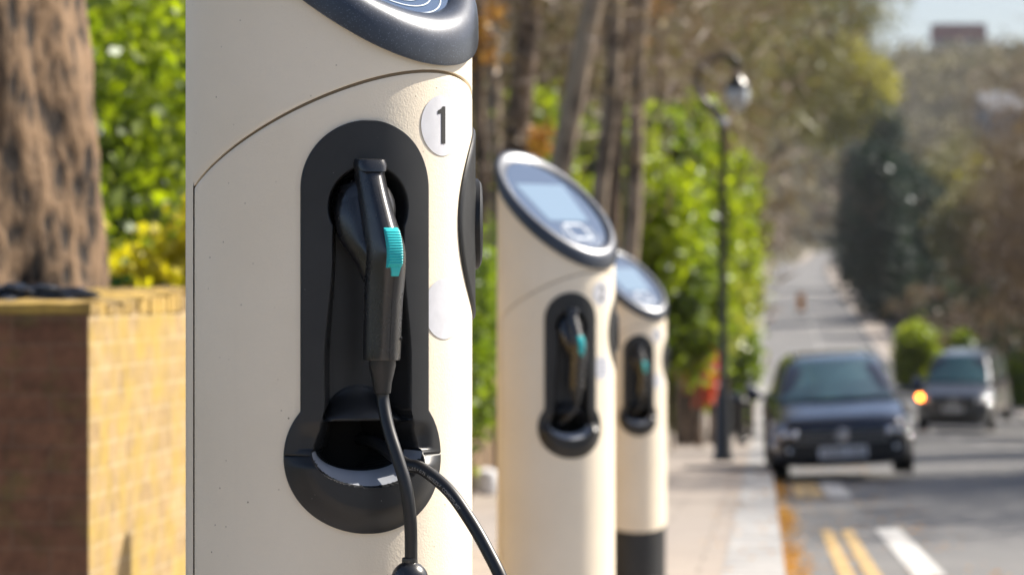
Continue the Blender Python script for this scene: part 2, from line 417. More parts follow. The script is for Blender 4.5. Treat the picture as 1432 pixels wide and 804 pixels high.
def depth(u, z):
    au = abs(u); d = .004
    # groove and round holster socket
    hg = .050 if z < .86 else .050-.009*ss((z-.86)/.12)
    ins = -1
    if .80 < z < 1.033: ins = max(ins, hg-au)
    rr = math.hypot(u, z-1.033); ins = max(ins, .046-rr)
    d -= .046*ss(ins/.006)
    if rr < .043 : d = min(d, .004-.046-.008*ss((.043-rr)/.003))
    # ledge that sheds into the lower mouth
    zb = .797
    if z >= zb and z < zb+.04 and au < .0515:
        arc = .037*math.sqrt(max(0, 1-(u/.0515)**2))
        if arc > .001 and z-zb < arc:
            d = -.040+.030*ss(1-(z-zb)/arc)*.9
    # mouth
    if z < zb and z > QC:
        side = .0625-.010*ss((z-QC)/.033)
        m = ss((side-au)/.014); d = min(d, .004-.005*ss((.082-au)/.02)*ss((zb-z)/.02), .004-.096*ss((side+.002-au)/.016)*ss((zb-z)/.004))
    if z <= QC:
        q = math.hypot(u/QX, (z-QC)/QZ)
        if q < 1:
            hh = math.sqrt(max(1-(u/QX)**2, 1e-6)); zo, zi = QC-QZ*hh, QC-QZ*.60*hh
            t_ = (zi-z)/max(zi-zo, 1e-5)
            d = -.092 if t_ < 0 else -.030+.036*min(t_, 1)**.8
        else:
            p = math.hypot(u/BRX, (z-ZB)/BRZ); d = .004+.013*ss((1-p)/.35)*ss((QC-z)/.02)

    if abs(z-.7575) < .0007 and au > .064: d -= .0018
    return d
def make_post():
    root = thing('charging_post', '', 'charging post')
    # hood: everything outside the door, open-ended shell
    A0, A1 = R(-116), R(116)
    nphi = 200; vs = []; rows = 60
    hood = MB()
    # (1) the band above the seam and (2) the back shell beside the door
    for (a, b, n, zb_) in ((A0, A1, 150, lambda p: seam_z(p, .0021)), (A1+.0, A0+2*PI, 90, lambda p: .235+.055*(1-math.cos(p+.5)))):
        vs = []
        for j in range(-1, rows+1):
            for k in range(n):
                p = a+(b-a)*k/(n-1); y = -r0*math.cos(p)
                zt = cap_plane(y*CR/r0)+.004; z0 = zb_(p); z = z0+(zt-z0)*max(j, 0)/rows
                rr_ = r0-(.004 if j < 0 else 0)+(0 if j else -.0008)
                vs.append(cyl(p, rr_, z))
        hood.add(vs, grid(None, n, rows+2))
    hood.build('hood', M['cream'], root, sharp=50)
    # side returns of the back shell along the door edge are covered by the seam strip
    door = MB(); n = 236; vs = []; idx = {}
    zs = lambda p, v: (.235+.055*(1-math.cos(p+.5)))+((seam_z(p, -.0016))-(.235+.055*(1-math.cos(p+.5))))*v
    a, b = A0+R(.9), A1-R(.9); rows = 270
    P = []
    for j in range(rows+1):
        for k in range(n):
            p = a+(b-a)*k/(n-1); edge = (k in (0, n-1)) or j in (0, rows)
            vs.append(cyl(p, r0-(.0009 if edge else 0), zs(p, j/rows))); P.append((p, zs(p, j/rows)))
    fs = []
    for f in grid(None, n, rows+1):
        pc = sum(P[i][0] for i in f)/4; zc = sum(P[i][1] for i in f)/4
        w = outline(zc, -.0065)
        if w > 0 and abs((pc-PC)*r0) < w: continue
        fs.append(f)
    # folded-in edges
    base = len(vs)
    rim = [k for k in range(n)]+[j*n+n-1 for j in range(1, rows+1)]+[rows*n+k for k in range(n-2, -1, -1)]+[j*n for j in range(rows-1, 0, -1)]
    for i in rim:
        p, z = P[i]; vs.append(cyl(p, r0-.006, z))
    L = len(rim)
    for i in range(L): fs.append((rim[(i+1) % L], rim[i], base+i, base+(i+1) % L))
    door.add(vs, fs); dobj = door.build('door', M['cream'], root, sharp=50)
    # seam strip (arched) and long hinge with knuckles
    vs = []; n = 150
    for k in range(n):
        p = A0-.02+(A1-A0+.04)*k/(n-1)
        for dz in (-.008, .008): vs.append(cyl(p, r0-.0045, seam_z(p, dz)))
    s = MB().add(vs, grid(None, 2, n)); s.build('seam', M['gap'], root)
    h = MB()
    vs = [cyl(A0+q, r0-.0045, z) for z in (.25, seam_z(A0, .002)) for q in (-.03, .05)]
    h.add(vs, [(0, 1, 3, 2)])
    z = .30
    k = 0
    while z < seam_z(A0)-.02:
        L = .0125
        for (q0, q1) in ((R(-.1), R(.75)),):
            v = [cyl(A0+q, rr_, zz) for zz in (z, z+L-.0012) for (q, rr_) in ((q0, r0-.0042), (q1, r0-.0042), (q1, r0-.0012), (q0, r0-.0012))]
            if not (k > 50 and k % 2): h.add(v, [(0, 1, 2, 3), (7, 6, 5, 4), (0, 4, 5, 1), (1, 5, 6, 2), (2, 6, 7, 3), (3, 7, 4, 0)])
        z += L; k += 1
    h.build('hinge', M['gap'], root, smooth=False)
    # black plinth
    vs = []; n = 72
    for j, (rr_, zz) in enumerate(((r0+.004, 0), (r0+.004, .02), (r0-.003, .024), (r0-.003, None))):
        for k in range(n):
            p = 2*PI*k/n; vs.append(cyl(p, rr_, zz if zz is not None else .245+.055*(1-math.cos(p+.5))))
    MB().add(vs, grid(None, n, 4, True)).build('plinth', M['black'], root)
    # cap: profile swept round the sloping rim
    prof = [(.158, -.002), (.1690, 0), (.1722, .0025), (.1725, .006), (.1722, .024), (.1712, .032), (.1680, .0395), (.1630, .0435), (.157, .0445), (.150, .0425), (.144, .0385), (.1400, .0350), (.1390, .0330), (.1390, .0300)]
    sp = []
    for i in range(len(prof)-1):
        (a_, b_), (c_, d_) = prof[i], prof[i+1]
        sp += [(a_, b_), ((a_+c_)/2, (b_+d_)/2)]
    sp.append(prof[-1]); vs = []; n = 144
    for (rr_, h_) in sp:
        for k in range(n):
            p = 2*PI*k/n; x, y, _ = cyl(p, rr_, 0); vs.append((x, y, cap_plane(y)+h_))
    cap = MB().add(vs, grid(None, n, len(sp), True)).build('cap', M['cap'], root, sharp=60)
    def disc(rad, h_, n=96):
        return [(rad*math.cos(2*PI*k/n), rad*math.sin(2*PI*k/n), cap_plane(rad*math.sin(2*PI*k/n))+h_) for k in range(n)]
    gl = link_mesh('screen', disc(.1392, .0315), [tuple(range(96))], M['glass_blue'], root, False)
    # display panel (rounded quad) and printed lines
    def rquad(c, rad, n=6):
        out = []
        for i in range(4):
            p, a_, b_ = Vector(c[i]), Vector(c[i-1]), Vector(c[(i+1) % 4])
            d1 = (a_-p).normalized()*rad; d2 = (b_-p).normalized()*rad
            for k in range(n+1):
                t = k/n; out.append((p+d1)*(1-t)**2+p*2*t*(1-t)+(p+d2)*t*t)
        return out
    q = rquad([(-.098, .066), (-.080, -.052), (.080, -.052), (.098, .066)], .008)
    link_mesh('display', [(v.x, v.y, cap_plane(v.y)+.0325) for v in q], [tuple(range(len(q)))], M['lcd'], gl, False)
    ln = MB()
    def ribbon(pts, w, closed=False, hh=.0326):
        pts = [Vector(p) for p in pts]; n = len(pts); vs = []
        for i, p in enumerate(pts):
            t = (pts[(i+1) % n if closed else min(i+1, n-1)]-pts[i-1 if closed or i else 0]).normalized(); nn = Vector((-t.y, t.x))
            for s_ in (-w/2, w/2):
                q_ = p+nn*s_; vs.append((q_.x, q_.y, cap_plane(q_.y)+hh))
        ln.add(vs, grid(None, 2, n)+([(2*n-2, 2*n-1, 1, 0)] if closed else []))
    for rr_ in (.058, .069, .082):
        pts = []
        for k in range(60):
            a_ = PI+.25+(PI-.5)*k/59; x, y = rr_*math.cos(a_), -.078+rr_*.72*math.sin(a_)
            if math.hypot(x, y) < .1375: pts.append((x, y))
            elif len(pts) > 4: ribbon(pts, .0013); pts = []
            else: pts = []
        if len(pts) > 4: ribbon(pts, .0013)
    ribbon(rquad([(-.036, -.064), (-.036, -.108), (.036, -.108), (.036, -.064)], .007), .0062, True, .0329)
    pts = [(-.016+.0*k, -.094+k*.004) for k in range(5)]
    for s_ in (-1, 1):                                   # contactless waves beside the card
        for k_ in range(2): ribbon([(s_*(.047+.007*k_)+s_*.004*math.cos(a_), -.080+.010*math.sin(a_)) for a_ in [(-1.2+.24*i) for i in range(11)]], .0018)
    ln.build('symbol', M['white_line'], gl, False)
    # recess plate as a fine relief
    zr = []
    zt, zb = ZT+HW-1e-4, ZB-BRZ+1e-4
    z = zb; 
    while z < zt:
        zr.append(z); e = min(z-zb, zt-z); z += .0014 if e > .008 else .0003+.0011*(e/.008)
    zr.append(zt); nc = 170; vs = []
    for z in zr:
        w = outline(z)
        for k in range(-1, nc+1):
            t = -1+2*min(max(k, 0), nc-1)/(nc-1); t = math.copysign(1-(1-abs(t))**1.15, t) if False else t
            u = w*t; e = min(w-abs(u), 1)
            ez = min(z-zb, zt-z, BRZ)
            if k < 0 or k >= nc: rr_ = r0-.001
            else:
                rr_ = r0+depth(u, z); 
                f = math.sqrt(min(1, (e+.0001)/.0022)); g_ = math.sqrt(min(1, (ez+.00005)/.0008)); rr_ = r0+(rr_-r0)*min(f, g_)
            vs.append(cyl(PC+u/r0, rr_, z))
    rec = MB().add(vs, grid(None, nc+2, len(zr))).build('recess', M['black'], root, sharp=80)
    rec.data.materials.append(M['mouth_shade'])
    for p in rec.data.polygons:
        if math.hypot(p.center.x, p.center.y) < r0-.052: p.material_index = 1  # deepest mouth faces painted near black to stand for shade
    # pale lip of the mouth
    vs = []; na, nq = 90, 10
    for j in range(nq):
        t_ = j/(nq-1)
        for k in range(na):
            a_ = PI+.06+(PI-.12)*k/(na-1); u = QX*math.cos(a_); hh = -math.sin(a_)
            last = j == nq-1; z = QC-QZ*hh*(.60+.43*t_)-(.0008 if last else 0)
            vs.append(cyl(PC+u/r0, r0-.030+.036*t_**.8+.0034 if not last else r0+.002, z))
    MB().add(vs, grid(None, na, nq)).build('lip', M['lip'], rec)
    # second outlet: round plate with a lid, on the far side of the door
    S2 = R(54.5); Z2 = 1.018
    vs = []; n = 96
    pr = [(.1135, -.001), (.1135, .0020), (.1110, .0040), (.1085, .0043), (.1080, .0037), (.106, .0041), (.055, .0043), (.0, .0043)]
    def round_plate(pr, name, m, par, zc=Z2):
        vs = []
        for (rad, h_) in pr:
            for k in range(n):
                a_ = 2*PI*k/n; vs.append(cyl(S2+rad*math.cos(a_)/r0, r0+h_, zc+rad*math.sin(a_)))
        return MB().add(vs, grid(None, n, len(pr), True)).build(name, m, par, sharp=40)
    so = round_plate(pr, 'outlet_plate', M['black'], root)
    round_plate([(.053, .004), (.053, .0095), (.050, .0120), (.044, .0125), (.0, .0128)], 'outlet_lid', M['black'], so)
    # door stickers
    def patch(pts, h_, name, m, par, n=56, rad=.0342, pc=R(3.2), zc=1.126):
        vs = [cyl(pc, r0+h_, zc)]
        for j in range(1, 9):
            for k in range(n):
                a_ = 2*PI*k/n; vs.append(cyl(pc+rad*j/8*math.cos(a_)/r0, r0+h_, zc+rad*j/8*math.sin(a_)))
        fs = [(0, 1+k, 1+(k+1) % n) for k in range(n)]
        for j in range(7):
            for k in range(n): a1 = 1+j*n; fs.append((a1+k, a1+n+k, a1+n+(k+1) % n, a1+(k+1) % n))
        return link_mesh(name, vs, fs, m, par)
    st = patch(None, .0008, 'number_sticker', M['sticker'], root)
    bl = patch(None, .0008, 'blank_sticker', M['sticker'], root, pc=R(4.6), zc=.920)
    return root
def wrap_poly(polys, pc, zc, h_, name, m, par):
    """flat 2-D polygons (in metres) bent round the post"""
    bm = bmesh.new()
    for p in polys:
        bm.faces.new([bm.verts.new((x, y, 0)) for x, y in p])
    bmesh.ops.triangulate(bm, faces=bm.faces[:])
    for _ in range(2): bmesh.ops.subdivide_edges(bm, edges=bm.edges[:], cuts=1, use_grid_fill=True)
    for v in bm.verts: v.co = Vector(cyl(pc+v.co.x/r0, r0+h_, zc+v.co.y))
    me = bpy.data.meshes.new(name); bm.to_mesh(me); bm.free(); me.materials.append(m)
    o = bpy.data.objects.new(name, me); C.objects.link(o); o.parent = par; return o
NUM = {
 '1': [[(-.0035, -.0205), (.0035, -.0205), (.0035, .0215), (-.0015, .0215), (-.0035, .0190)], [(-.0098, .0125), (-.0098, .0165), (-.0035, .0190), (-.0035, .0135)]],
 '2': [[(-.010, -.0205), (.010, -.0205), (.010, -.0150), (-.010, -.0150)], [(-.010, -.0150), (-.001, -.0150), (.0105, .004), (.0105, .012), (.004, .005)],
       [(.0045, .005), (.0105, .004), (.0105, .0150), (.0060, .0205), (.0035, .0145), (.0048, .0120)], [(-.0060, .0205), (.0060, .0205), (.0035, .0150), (-.0035, .0150)], [(-.0105, .0150), (-.0060, .0205), (-.0035, .0150), (-.0050, .0120), (-.0105, .0120)]],
 '3': [[(-.009, -.0205), (.006, -.0205), (.006, -.0155), (-.009, -.0155)], [(-.009, .0155), (.006, .0155), (.006, .0205), (-.009, .0205)], [(-.004, -.0025), (.006, -.0025), (.006, .0025), (-.004, .0025)],
       [(.0045, .001), (.0095, .0005), (.0105, .006), (.0105, .0150), (.006, .0205), (.0045, .0205)], [(.0045, -.0205), (.006, -.0205), (.0105, -.0150), (.0105, -.006), (.0095, -.0005), (.0045, -.001)]]}
def add_number(root, ch):
    st = [c for c in root.children if c.name.startswith('number_sticker')][0]
    o = wrap_poly(NUM[ch], R(3.6), 1.126, .0014, 'numeral', M['ink'], st)
    return o
post1 = make_post()
posts = [post1, copy_tree(post1), copy_tree(post1)]
PP = [(-.2110, 3.88, 50), (.1230, 9.42, 46), (.5400, 15.36, 44)]
LBL = ['cream charging post numbered 1 with its plug in the holster, large in the foreground',
       'cream charging post numbered 2, middle one of the row with blue screen in view',
       'cream charging post farthest back in the row, its black plinth showing']
bpy.context.view_layer.update()
for o, (x, y, a), l, ch in zip(posts, PP, LBL, '123'):
    o.location = (x, y, ZG(y)); o.rotation_euler = (0, 0, R(a)); o['label'] = l; o['group'] = 'charging posts along the kerb'
    add_number(o, ch)
# small printed notice on the second post
bl2 = [c for c in posts[1].children if c.name.startswith('blank_sticker')][0]; bl2.name = 'notice_sticker'
mk = MB()
for i in range(4):
    z = .92+.018-.012*i
    vs = [cyl(R(4.6)+u/r0, r0+.0013, z+dz) for dz in (0, .0035) for u in (-.018, -.006, .006, .018)]; mk.add(vs, grid(None, 4, 2))
mk.build('printed_lines', simple('grey print', (.25, .28, .36), .5), bl2)

# ------------------------------------------------------------------ plugs in the holsters
def rec_xf(u, o, z):
    """recess frame (u right, o outwards, z up) -> post frame"""
    e = Vector((math.cos(PC), math.sin(PC), 0)); nn = Vector((math.sin(PC), -math.cos(PC), 0))
    return nn*(r0+o)+e*u+Vector((0, 0, z))
def loft(secs, n=28, pw=3.2, fw=.62):
    """sections (z, u, o, half width, half depth); front narrower than back"""
    vs = []; secs = [list(s_) for s_ in secs]
    for (z, u, o, hw, hd, tz) in secs:
        for k in range(n):
            a = 2*PI*k/n; c, s_ = math.cos(a), math.sin(a)
            x = math.copysign(abs(c)**(2/pw), c)*hw; y = math.copysign(abs(s_)**(2/pw), s_)*hd
            x *= 1-(1-fw)*ss((y/hd+.15)/1.1)                       # chamfered towards the front ridge
            vs.append(rec_xf(u+x, o+y, z-tz*(y/hd)))
    f = grid(None, n, len(secs), True); f.append(tuple(range(n-1, -1, -1))); f.append(tuple((len(secs)-1)*n+k for k in range(n)))
    return vs, f
def smooth_secs(secs, n=6): 
    pts = [Vector(s_[:3]) for s_ in secs]; out = []
    A = np.array(secs, float)
    for i in range(len(A)-1):
        p0, p1, p2, p3 = A[max(i-1, 0)], A[i], A[i+1], A[min(i+2, len(A)-1)]
        for k in range(n):
            t = k/n; out.append(.5*((2*p1)+(p2-p0)*t+(2*p0-5*p1+4*p2-p3)*t*t+(3*p1-p0-3*p2+p3)*t**3))
    out.append(A[-1]); return [tuple(x) for x in out]
def make_plug():
    root = thing('charging_plug', '', 'plug')
    main = [(1.078, .000, .004, .0165, .014, .0), (1.066, .0005, .006, .0172, .020, .003), (1.045, .002, .014, .0180, .026, .006), (1.018, .005, .026, .0195, .032, .010),
            (.995, .008, .037, .0215, .034, .008), (.978, .009, .041, .0222, .031, .003), (.955, .009, .039, .0218, .0265, 0), (.930, .008, .036, .0212, .0245, 0), (.900, .0075, .034, .0208, .023, 0), (.868, .007, .032, .0205, .022, 0), (.8645, .007, .032, .0190, .0205, 0)]
    v, f = loft(smooth_secs(main)); h = MB().add(v, f).build('handle', M['grip'], root, sharp=40)
    # round head that sits in the holster
    vs = []; n = 40; prof = [(.034, -.050), (.0345, -.02), (.034, -.006), (.031, .003), (.024, .010), (.010, .013)]
    for (rad, o) in prof:
        for k in range(n):
            a = 2*PI*k/n; vs.append(rec_xf(-.001+rad*math.cos(a), o, 1.030+rad*1.12*math.sin(a)))
    fs = grid(None, n, len(prof), True)+[tuple((len(prof)-1)*n+k for k in range(n))]
    MB().add(vs, fs).build('plug_head', M['grip'], root, sharp=45)
    # cheek: tapers from the head into the grip on the left
    ch = [(1.058, -.012, -.010, .016, .014, 0), (1.03, -.015, -.004, .022, .022, 0), (1.0, -.012, .002, .022, .026, 0), (.975, -.002, .016, .019, .024, 0), (.940, .007, .028, .0155, .016, 0)]
    v, f = loft(smooth_secs(ch, 4), fw=.7, pw=2.6); MB().add(v, f).build('neck', M['grip'], root, sharp=50)
    tp = [(1.0865, 0, .004, .0145, .012, .001), (1.0855, 0, .004, .0175, .0155, .001), (1.0800, 0, .005, .0190, .0175, .002), (1.0745, 0, .0055, .0180, .0180, .003)]
    v, f = loft(tp, fw=.85, pw=4); MB().add(v, f).build('end_cap', M['grip'], root, sharp=45)
    # moulding seam down the front
    sm_ = smooth_secs(main)
    vs = []
    for (z, u, o, hw, hd, tz) in sm_[8:]:
        for du in (-.0003, .0003): vs.append(rec_xf(u+du+.001, o+hd+.00025, z-tz))
    MB().add(vs, grid(None, 2, len(vs)//2)).build('moulding_seam', M['rubber'], h)
    # ribbed release trigger
    tr = MB(); S_ = sm_
    def front(z):
        best = min(S_, key=lambda q: abs(q[0]-q[5]-z)); return best[2]+best[4], best[1]
    prof_ = []
    n_r = 15; z0, z1 = .9655, 1.0095
    rows_ = []
    N_ = n_r*8
    for j in range(N_+1):
        z = z0+(z1-z0)*j/N_; fo, u0 = front(z); e = min(z-z0, z1-z)
        oo = fo+.0058*math.sqrt(min(1, e/.004+.02)) + .0011*abs(math.sin(PI*n_r*j/N_))*(1 if e > .002 else 0)
        rows_.append((z, oo, fo, u0))
    # smooth the fronts
    fo_s = [sum(rows_[min(max(j+d, 0), N_)][1] for d in range(-0, 1)) for j in range(N_+1)]
    lin = np.polyfit([r_[0] for r_ in rows_], [r_[2] for r_ in rows_], 2)
    vs = []; cs = [(-.0112, -.012), (-.0114, -.004), (-.0108, -.0010), (-.0095, -.0002), (-.005, 0), (0, .0002), (.005, 0), (.0095, -.0002), (.0108, -.0010), (.0114, -.004), (.0112, -.012)]
    for (z, oo, fo, u0) in rows_:
        f2 = float(np.polyval(lin, z)); o2 = oo-fo+f2
        for (cu, co) in cs: vs.append(rec_xf(.0085+cu*.74, o2+co, z))
    nn_ = len(cs); fs = grid(None, nn_, N_+1); fs += [tuple(range(nn_-1, -1, -1)), tuple(N_*nn_+k for k in range(nn_))]
    tg = MB().add(vs, fs).build('trigger', M['teal'], root, sharp=28); tg['label'] = 'ribbed teal release trigger'
    f0 = float(np.polyval(lin, z0))
    t2 = MB(); tt = [(.968, .005, .0075), (.961, .004, .0055), (.9565, .0015, .0050), (.9560, .0005, .0030)]
    vs = []
    for (z, oo, w) in tt:
        for (du, do) in ((-w, -.005), (-w, 0), (w, 0), (w, -.005)): vs.append(rec_xf(.0100+du*.8, f0+oo+do-.0015, z))
    t2.add(vs, grid(None, 4, 4)+[(12, 13, 14, 15)]); t2.build('trigger_tab', M['teal'], tg, sharp=30)
    # cable sleeve
    prof = [(.0150, .866), (.0150, .858), (.0142, .855), (.0132, .850), (.0105, .839), (.0098, .832), (.0092, .828), (.0068, .827)]
    vs = []; n = 28
    for (rad, z) in prof:
        for k in range(n):
            a = 2*PI*k/n; vs.append(rec_xf(.0065+rad*math.cos(a), .031+rad*math.sin(a), z))
    MB().add(vs, grid(None, n, len(prof), True)+[tuple((len(prof)-1)*n+k for k in range(n))]).build('cable_sleeve', M['rubber'], root, sharp=45)
    # small screw in the grip
    vs = []; 
    for (rad, dd) in ((.0022, 0), (.0022, .0012), (.0006, .0004)):
        for k in range(12):
            a = 2*PI*k/12; p = rec_xf(.003+.0155+.0, .027+.013, .0); vs.append(rec_xf(.0250+dd, .040+rad*math.cos(a), .888+rad*math.sin(a)))
    MB().add(vs, grid(None, 12, 3, True)).build('screw', M['rubber'], h)
    return root
plug1 = make_plug()
plugs = [plug1, copy_tree(plug1), copy_tree(plug1)]
PL = ['black charging plug with teal trigger hanging in the holster of the nearest post',
      'black plug with teal trigger in the holster of the middle post',
      'black plug with teal trigger in the holster of the farthest post']
for o, p, l in zip(plugs, posts, PL):
    o.location = p.location; o.rotation_euler = p.rotation_euler; o['label'] = l; o['group'] = 'plugs in the post holsters'
bpy.context.view_layer.update()
CR_ = .0071
W1 = Matrix.Translation(posts[0].location) @ Matrix.Rotation(R(50), 4, 'Z'); I1 = W1.inverted()
def wp(px, py, o):
    """a measured spot in front of the nearest post, o metres off its skin, in world space"""
    y = 3.724-.943*o; return Vector(((px-716)*y/4700, y, EYE+(402-py)*y/4700))
st = W1 @ rec_xf(.0065, .031, .832)
pts = [st+Vector((0, 0, .01)), st, wp(536, 562, .030), wp(543, 598, .042), wp(556, 640, .055), wp(568, 682, .062), wp(574, 730, .062), wp(575, 790, .058)]
loc = [I1 @ p for p in catmull(pts, 10)]
cb = MB().tube(loc, CR_, 20).build('cable', M['rubber'], plugs[0])
bc = I1 @ wp(573, 810, .058)
prof = [(.0205*math.sin(PI*k/24), -.0205*math.cos(PI*k/24)) for k in range(1, 24)]
bl = MB().lathe([(max(a, .002), b) for a, b in prof], 40, o=tuple(bc)); bl.lathe([(.0075, .012), (.0088, .019), (.0086, .0235), (.0072, .0245)], 24, o=tuple(bc))
bl.tube([bc-Vector((0, 0, .018)), bc-Vector((.002, 0, .1)), bc-Vector((.03, .0, .3)), bc-Vector((.05, -.02, .50))], CR_, 12)
bl.build('cable_ball', M['grip'], cb, sharp=50)
# the second cable out of the mouth of the nearest post
pts = [W1 @ rec_xf(.016, -.088, .772), W1 @ rec_xf(.020, -.040, .770), wp(566, 648, .004), wp(590, 655, .022), wp(626, 684, .045), wp(656, 725, .066), wp(682, 770, .085), wp(706, 822, .10), wp(726, 900, .105),
       Vector((-.01, 3.60, .22)), Vector((.03, 3.60, .06)), Vector((.10, 3.66, .012)), Vector((.22, 3.85, .009)), Vector((.40, 4.2, .009))]
cpath = catmull(pts, 10)
c2 = MB().tube(cpath, CR_+.0002, 20).build('charging_cable', M['rubber'])
tag(c2, 'black rubber cable curving out of the nearest post mouth down to the right', 'cable')
# faint print running along that cable
def text_polys(s_):
    cu = bpy.data.curves.new('t', 'FONT'); cu.body = s_; cu.size = 1; o = bpy.data.objects.new('t', cu); C.objects.link(o)
    bpy.context.view_layer.update(); me = bpy.data.meshes.new_from_object(o.evaluated_get(bpy.context.evaluated_depsgraph_get()))
    v = [tuple(x.co) for x in me.vertices]; f = [tuple(p.vertices) for p in me.polygons]
    bpy.data.objects.remove(o); bpy.data.curves.remove(cu); bpy.data.meshes.remove(me); return v, f
tv, tf = text_polys('3x2.5 + 0.75  H07BZ5-F  COMPOPLAST')
cum = [0]
for a, b in zip(cpath, cpath[1:]): cum.append(cum[-1]+(b-a).length)
def at_len(s_):
    for i in range(len(cum)-1):
        if s_ <= cum[i+1]:
            t = (s_-cum[i])/(cum[i+1]-cum[i]); return cpath[i].lerp(cpath[i+1], t), (cpath[i+1]-cpath[i]).normalized()
    return cpath[-1], (cpath[-1]-cpath[-2]).normalized()
vs = []; s0 = cum[24]; sz = .0052
for (x, y, _) in tv:
    p, t = at_len(s0+x*sz); view = Vector((0, -1, 0)); view = (view-t*view.dot(t)).normalized(); sd = t.cross(view)*-1
    a = (y*sz-.0022)/CR_ - .35; vs.append(p+(view*math.cos(a)+sd*math.sin(a))*(CR_+.0005))
link_mesh('cable_print', vs, tf, simple('grey cable print', (.35, .34, .32), .6), c2, False)
# short cables on the other two plugs
for o in plugs[1:]:
    pts = [rec_xf(.0065, .031, .835), rec_xf(.004, .030, .815), rec_xf(-.012, .022, .79), rec_xf(-.028, -.01, .772), rec_xf(-.03, -.05, .765)]
    MB().tube(catmull(pts, 6), CR_, 12).build('cable', M['rubber'], o)

# ------------------------------------------------------------------ plants
def leaf_arrays(clumps, n, size, sig, aspect=1.0, elong=None, droop=0):
    """n leaf quads gathered round random twig ends inside ellipsoids (cx,cy,cz,rx,ry,rz)"""
    vol = np.array([c[3]*c[4]*c[5] for c in clumps])**.67; pick = rng.choice(len(clumps), n, p=vol/vol.sum())
    E = np.array(clumps, float)
    ncl = max(12, n//26); cpick = rng.choice(len(clumps), ncl, p=vol/vol.sum())
    d = rng.normal(size=(ncl, 3)); d /= np.linalg.norm(d, axis=1)[:, None]
    rad = rng.uniform(.35, 1.12, ncl)**.6
    cc = E[cpick, :3]+d*rad[:, None]*E[cpick, 3:]
    which = rng.integers(0, ncl, n); P = cc[which]+rng.normal(size=(n, 3))*sig*rng.uniform(.5, 1.4, ncl)[which][:, None]
    a = rng.normal(size=(n, 3)); a[:, 2] += droop; a /= np.linalg.norm(a, axis=1)[:, None]
    b = np.cross(a, rng.normal(size=(n, 3))); b /= np.linalg.norm(b, axis=1)[:, None]
    s = size*rng.uniform(.6, 1.35, n)[:, None]
    l, w_ = a*s*aspect, b*s*(elong if elong else .62)
    V = np.stack([P-l, P+w_*.9-l*.1, P+l, P-w_*.9-l*.1], 1).reshape(-1, 3)
    return V
def quads_obj(name, V, m, parent=None):
    me = bpy.data.meshes.new(name); n = len(V)//4
    me.vertices.add(len(V)); me.vertices.foreach_set('co', V.astype(np.float32).ravel())
    me.loops.add(4*n); me.loops.foreach_set('vertex_index', np.arange(4*n, dtype=np.int32))
    me.polygons.add(n); me.polygons.foreach_set('loop_start', np.arange(0, 4*n, 4, dtype=np.int32)); me.polygons.foreach_set('loop_total', np.full(n, 4, np.int32))
    me.update(); me.validate(); me.materials.append(m)
    o = bpy.data.objects.new(name, me); C.objects.link(o)
    if parent: o.parent = parent
    return o
def branches(mb, p, d, L, r, lev, ends, spread=.55, nseg=3, up=.12):
    pts = [p]; q = Vector(p); dd = Vector(d)
    for i in range(nseg):
        dd = (dd+Vector((random.gauss(0, .10), random.gauss(0, .10), random.gauss(up*.3, .05)))).normalized(); q = q+dd*L/nseg; pts.append(q.copy())
    rr_ = [r*(1-.45*i/nseg) for i in range(nseg+1)]
    mb.tube(pts, rr_, 7 if lev > 2 else (5 if lev > 1 else 4), cap=False)
    if lev == 0: ends.append(q); return
    for k in range(3 if lev > 1 else 3):
        t = random.uniform(.45, 1) if k else 1
        i = min(int(t*nseg), nseg-1); s = pts[i].lerp(pts[i+1], t*nseg-i) if t < 1 else pts[-1]
        nd = (dd+Vector((random.gauss(0, spread), random.gauss(0, spread), random.gauss(up, spread*.5)))).normalized()
        branches(mb, s, nd, L*random.uniform(.6, .82), rr_[-1]*random.uniform(.6, .85), lev-1, ends, spread, nseg, up)
    ends.append(q)
def tree(name, label, cat, loc, H, tr, crown, m_leaf, n, size, sig, group=None, bark='bark2', lean=(0, 0), lev=3, aspect=1., elong=None, trunk_h=None):
    """crown: ellipsoids in tree-local metres"""
    root = thing(name, label, cat, loc, 0, group)
    mb = MB(); ends = []; th = trunk_h or H*.4
    pts = [Vector((0, 0, -.15)), Vector((lean[0]*.15, lean[1]*.1, th*.3)), Vector((lean[0]*.5, lean[1]*.5, th*.65)), Vector((lean[0], lean[1], th))]
    mb.tube(catmull(pts, 4), [tr*(1.35-.6*(i/12)**.5) for i in range(13)], 12)
    for k in range(4):
        a = k*PI/2+random.uniform(-.5, .5)
        branches(mb, pts[-1]-Vector((0, 0, random.uniform(0, th*.25))), Vector((math.cos(a)*.55, math.sin(a)*.55, .9)).normalized(), (H-th)*.42, tr*.55, lev-1, ends)
    mb.build('trunk', M[bark], root)
    if n: quads_obj('crown', leaf_arrays(crown, n, size, sig, aspect, elong), m_leaf, root)
    return root
def shrub(name, label, loc, ell, m_leaf, n, size, sig, group=None, cat='shrub', stems=5, spr=.3):
    root = thing(name, label, cat, loc, 0, group)
    mb = MB()
    for k in range(stems):
        e = ell[k % len(ell)]
        a = random.uniform(0, 2*PI); b0 = Vector((spr*math.cos(a)*random.random()+e[0]*.3, spr*math.sin(a)*random.random(), -.1))
        tip = Vector((e[0]+random.uniform(-.4, .4)*e[3], e[1]+random.uniform(-.4, .4)*e[4], e[2]+e[5]*random.uniform(.2, .7)))
        mid = b0.lerp(tip, .5)+Vector((random.gauss(0, .08), random.gauss(0, .08), .1)); mb.tube(catmull([b0, mid, tip], 4), [.022*(1-.8*i/8) for i in range(9)], 5)
    mb.build('stems', M['bark2'], root)
    quads_obj('foliage', leaf_arrays(ell, n, size, sig), m_leaf, root)
    return root
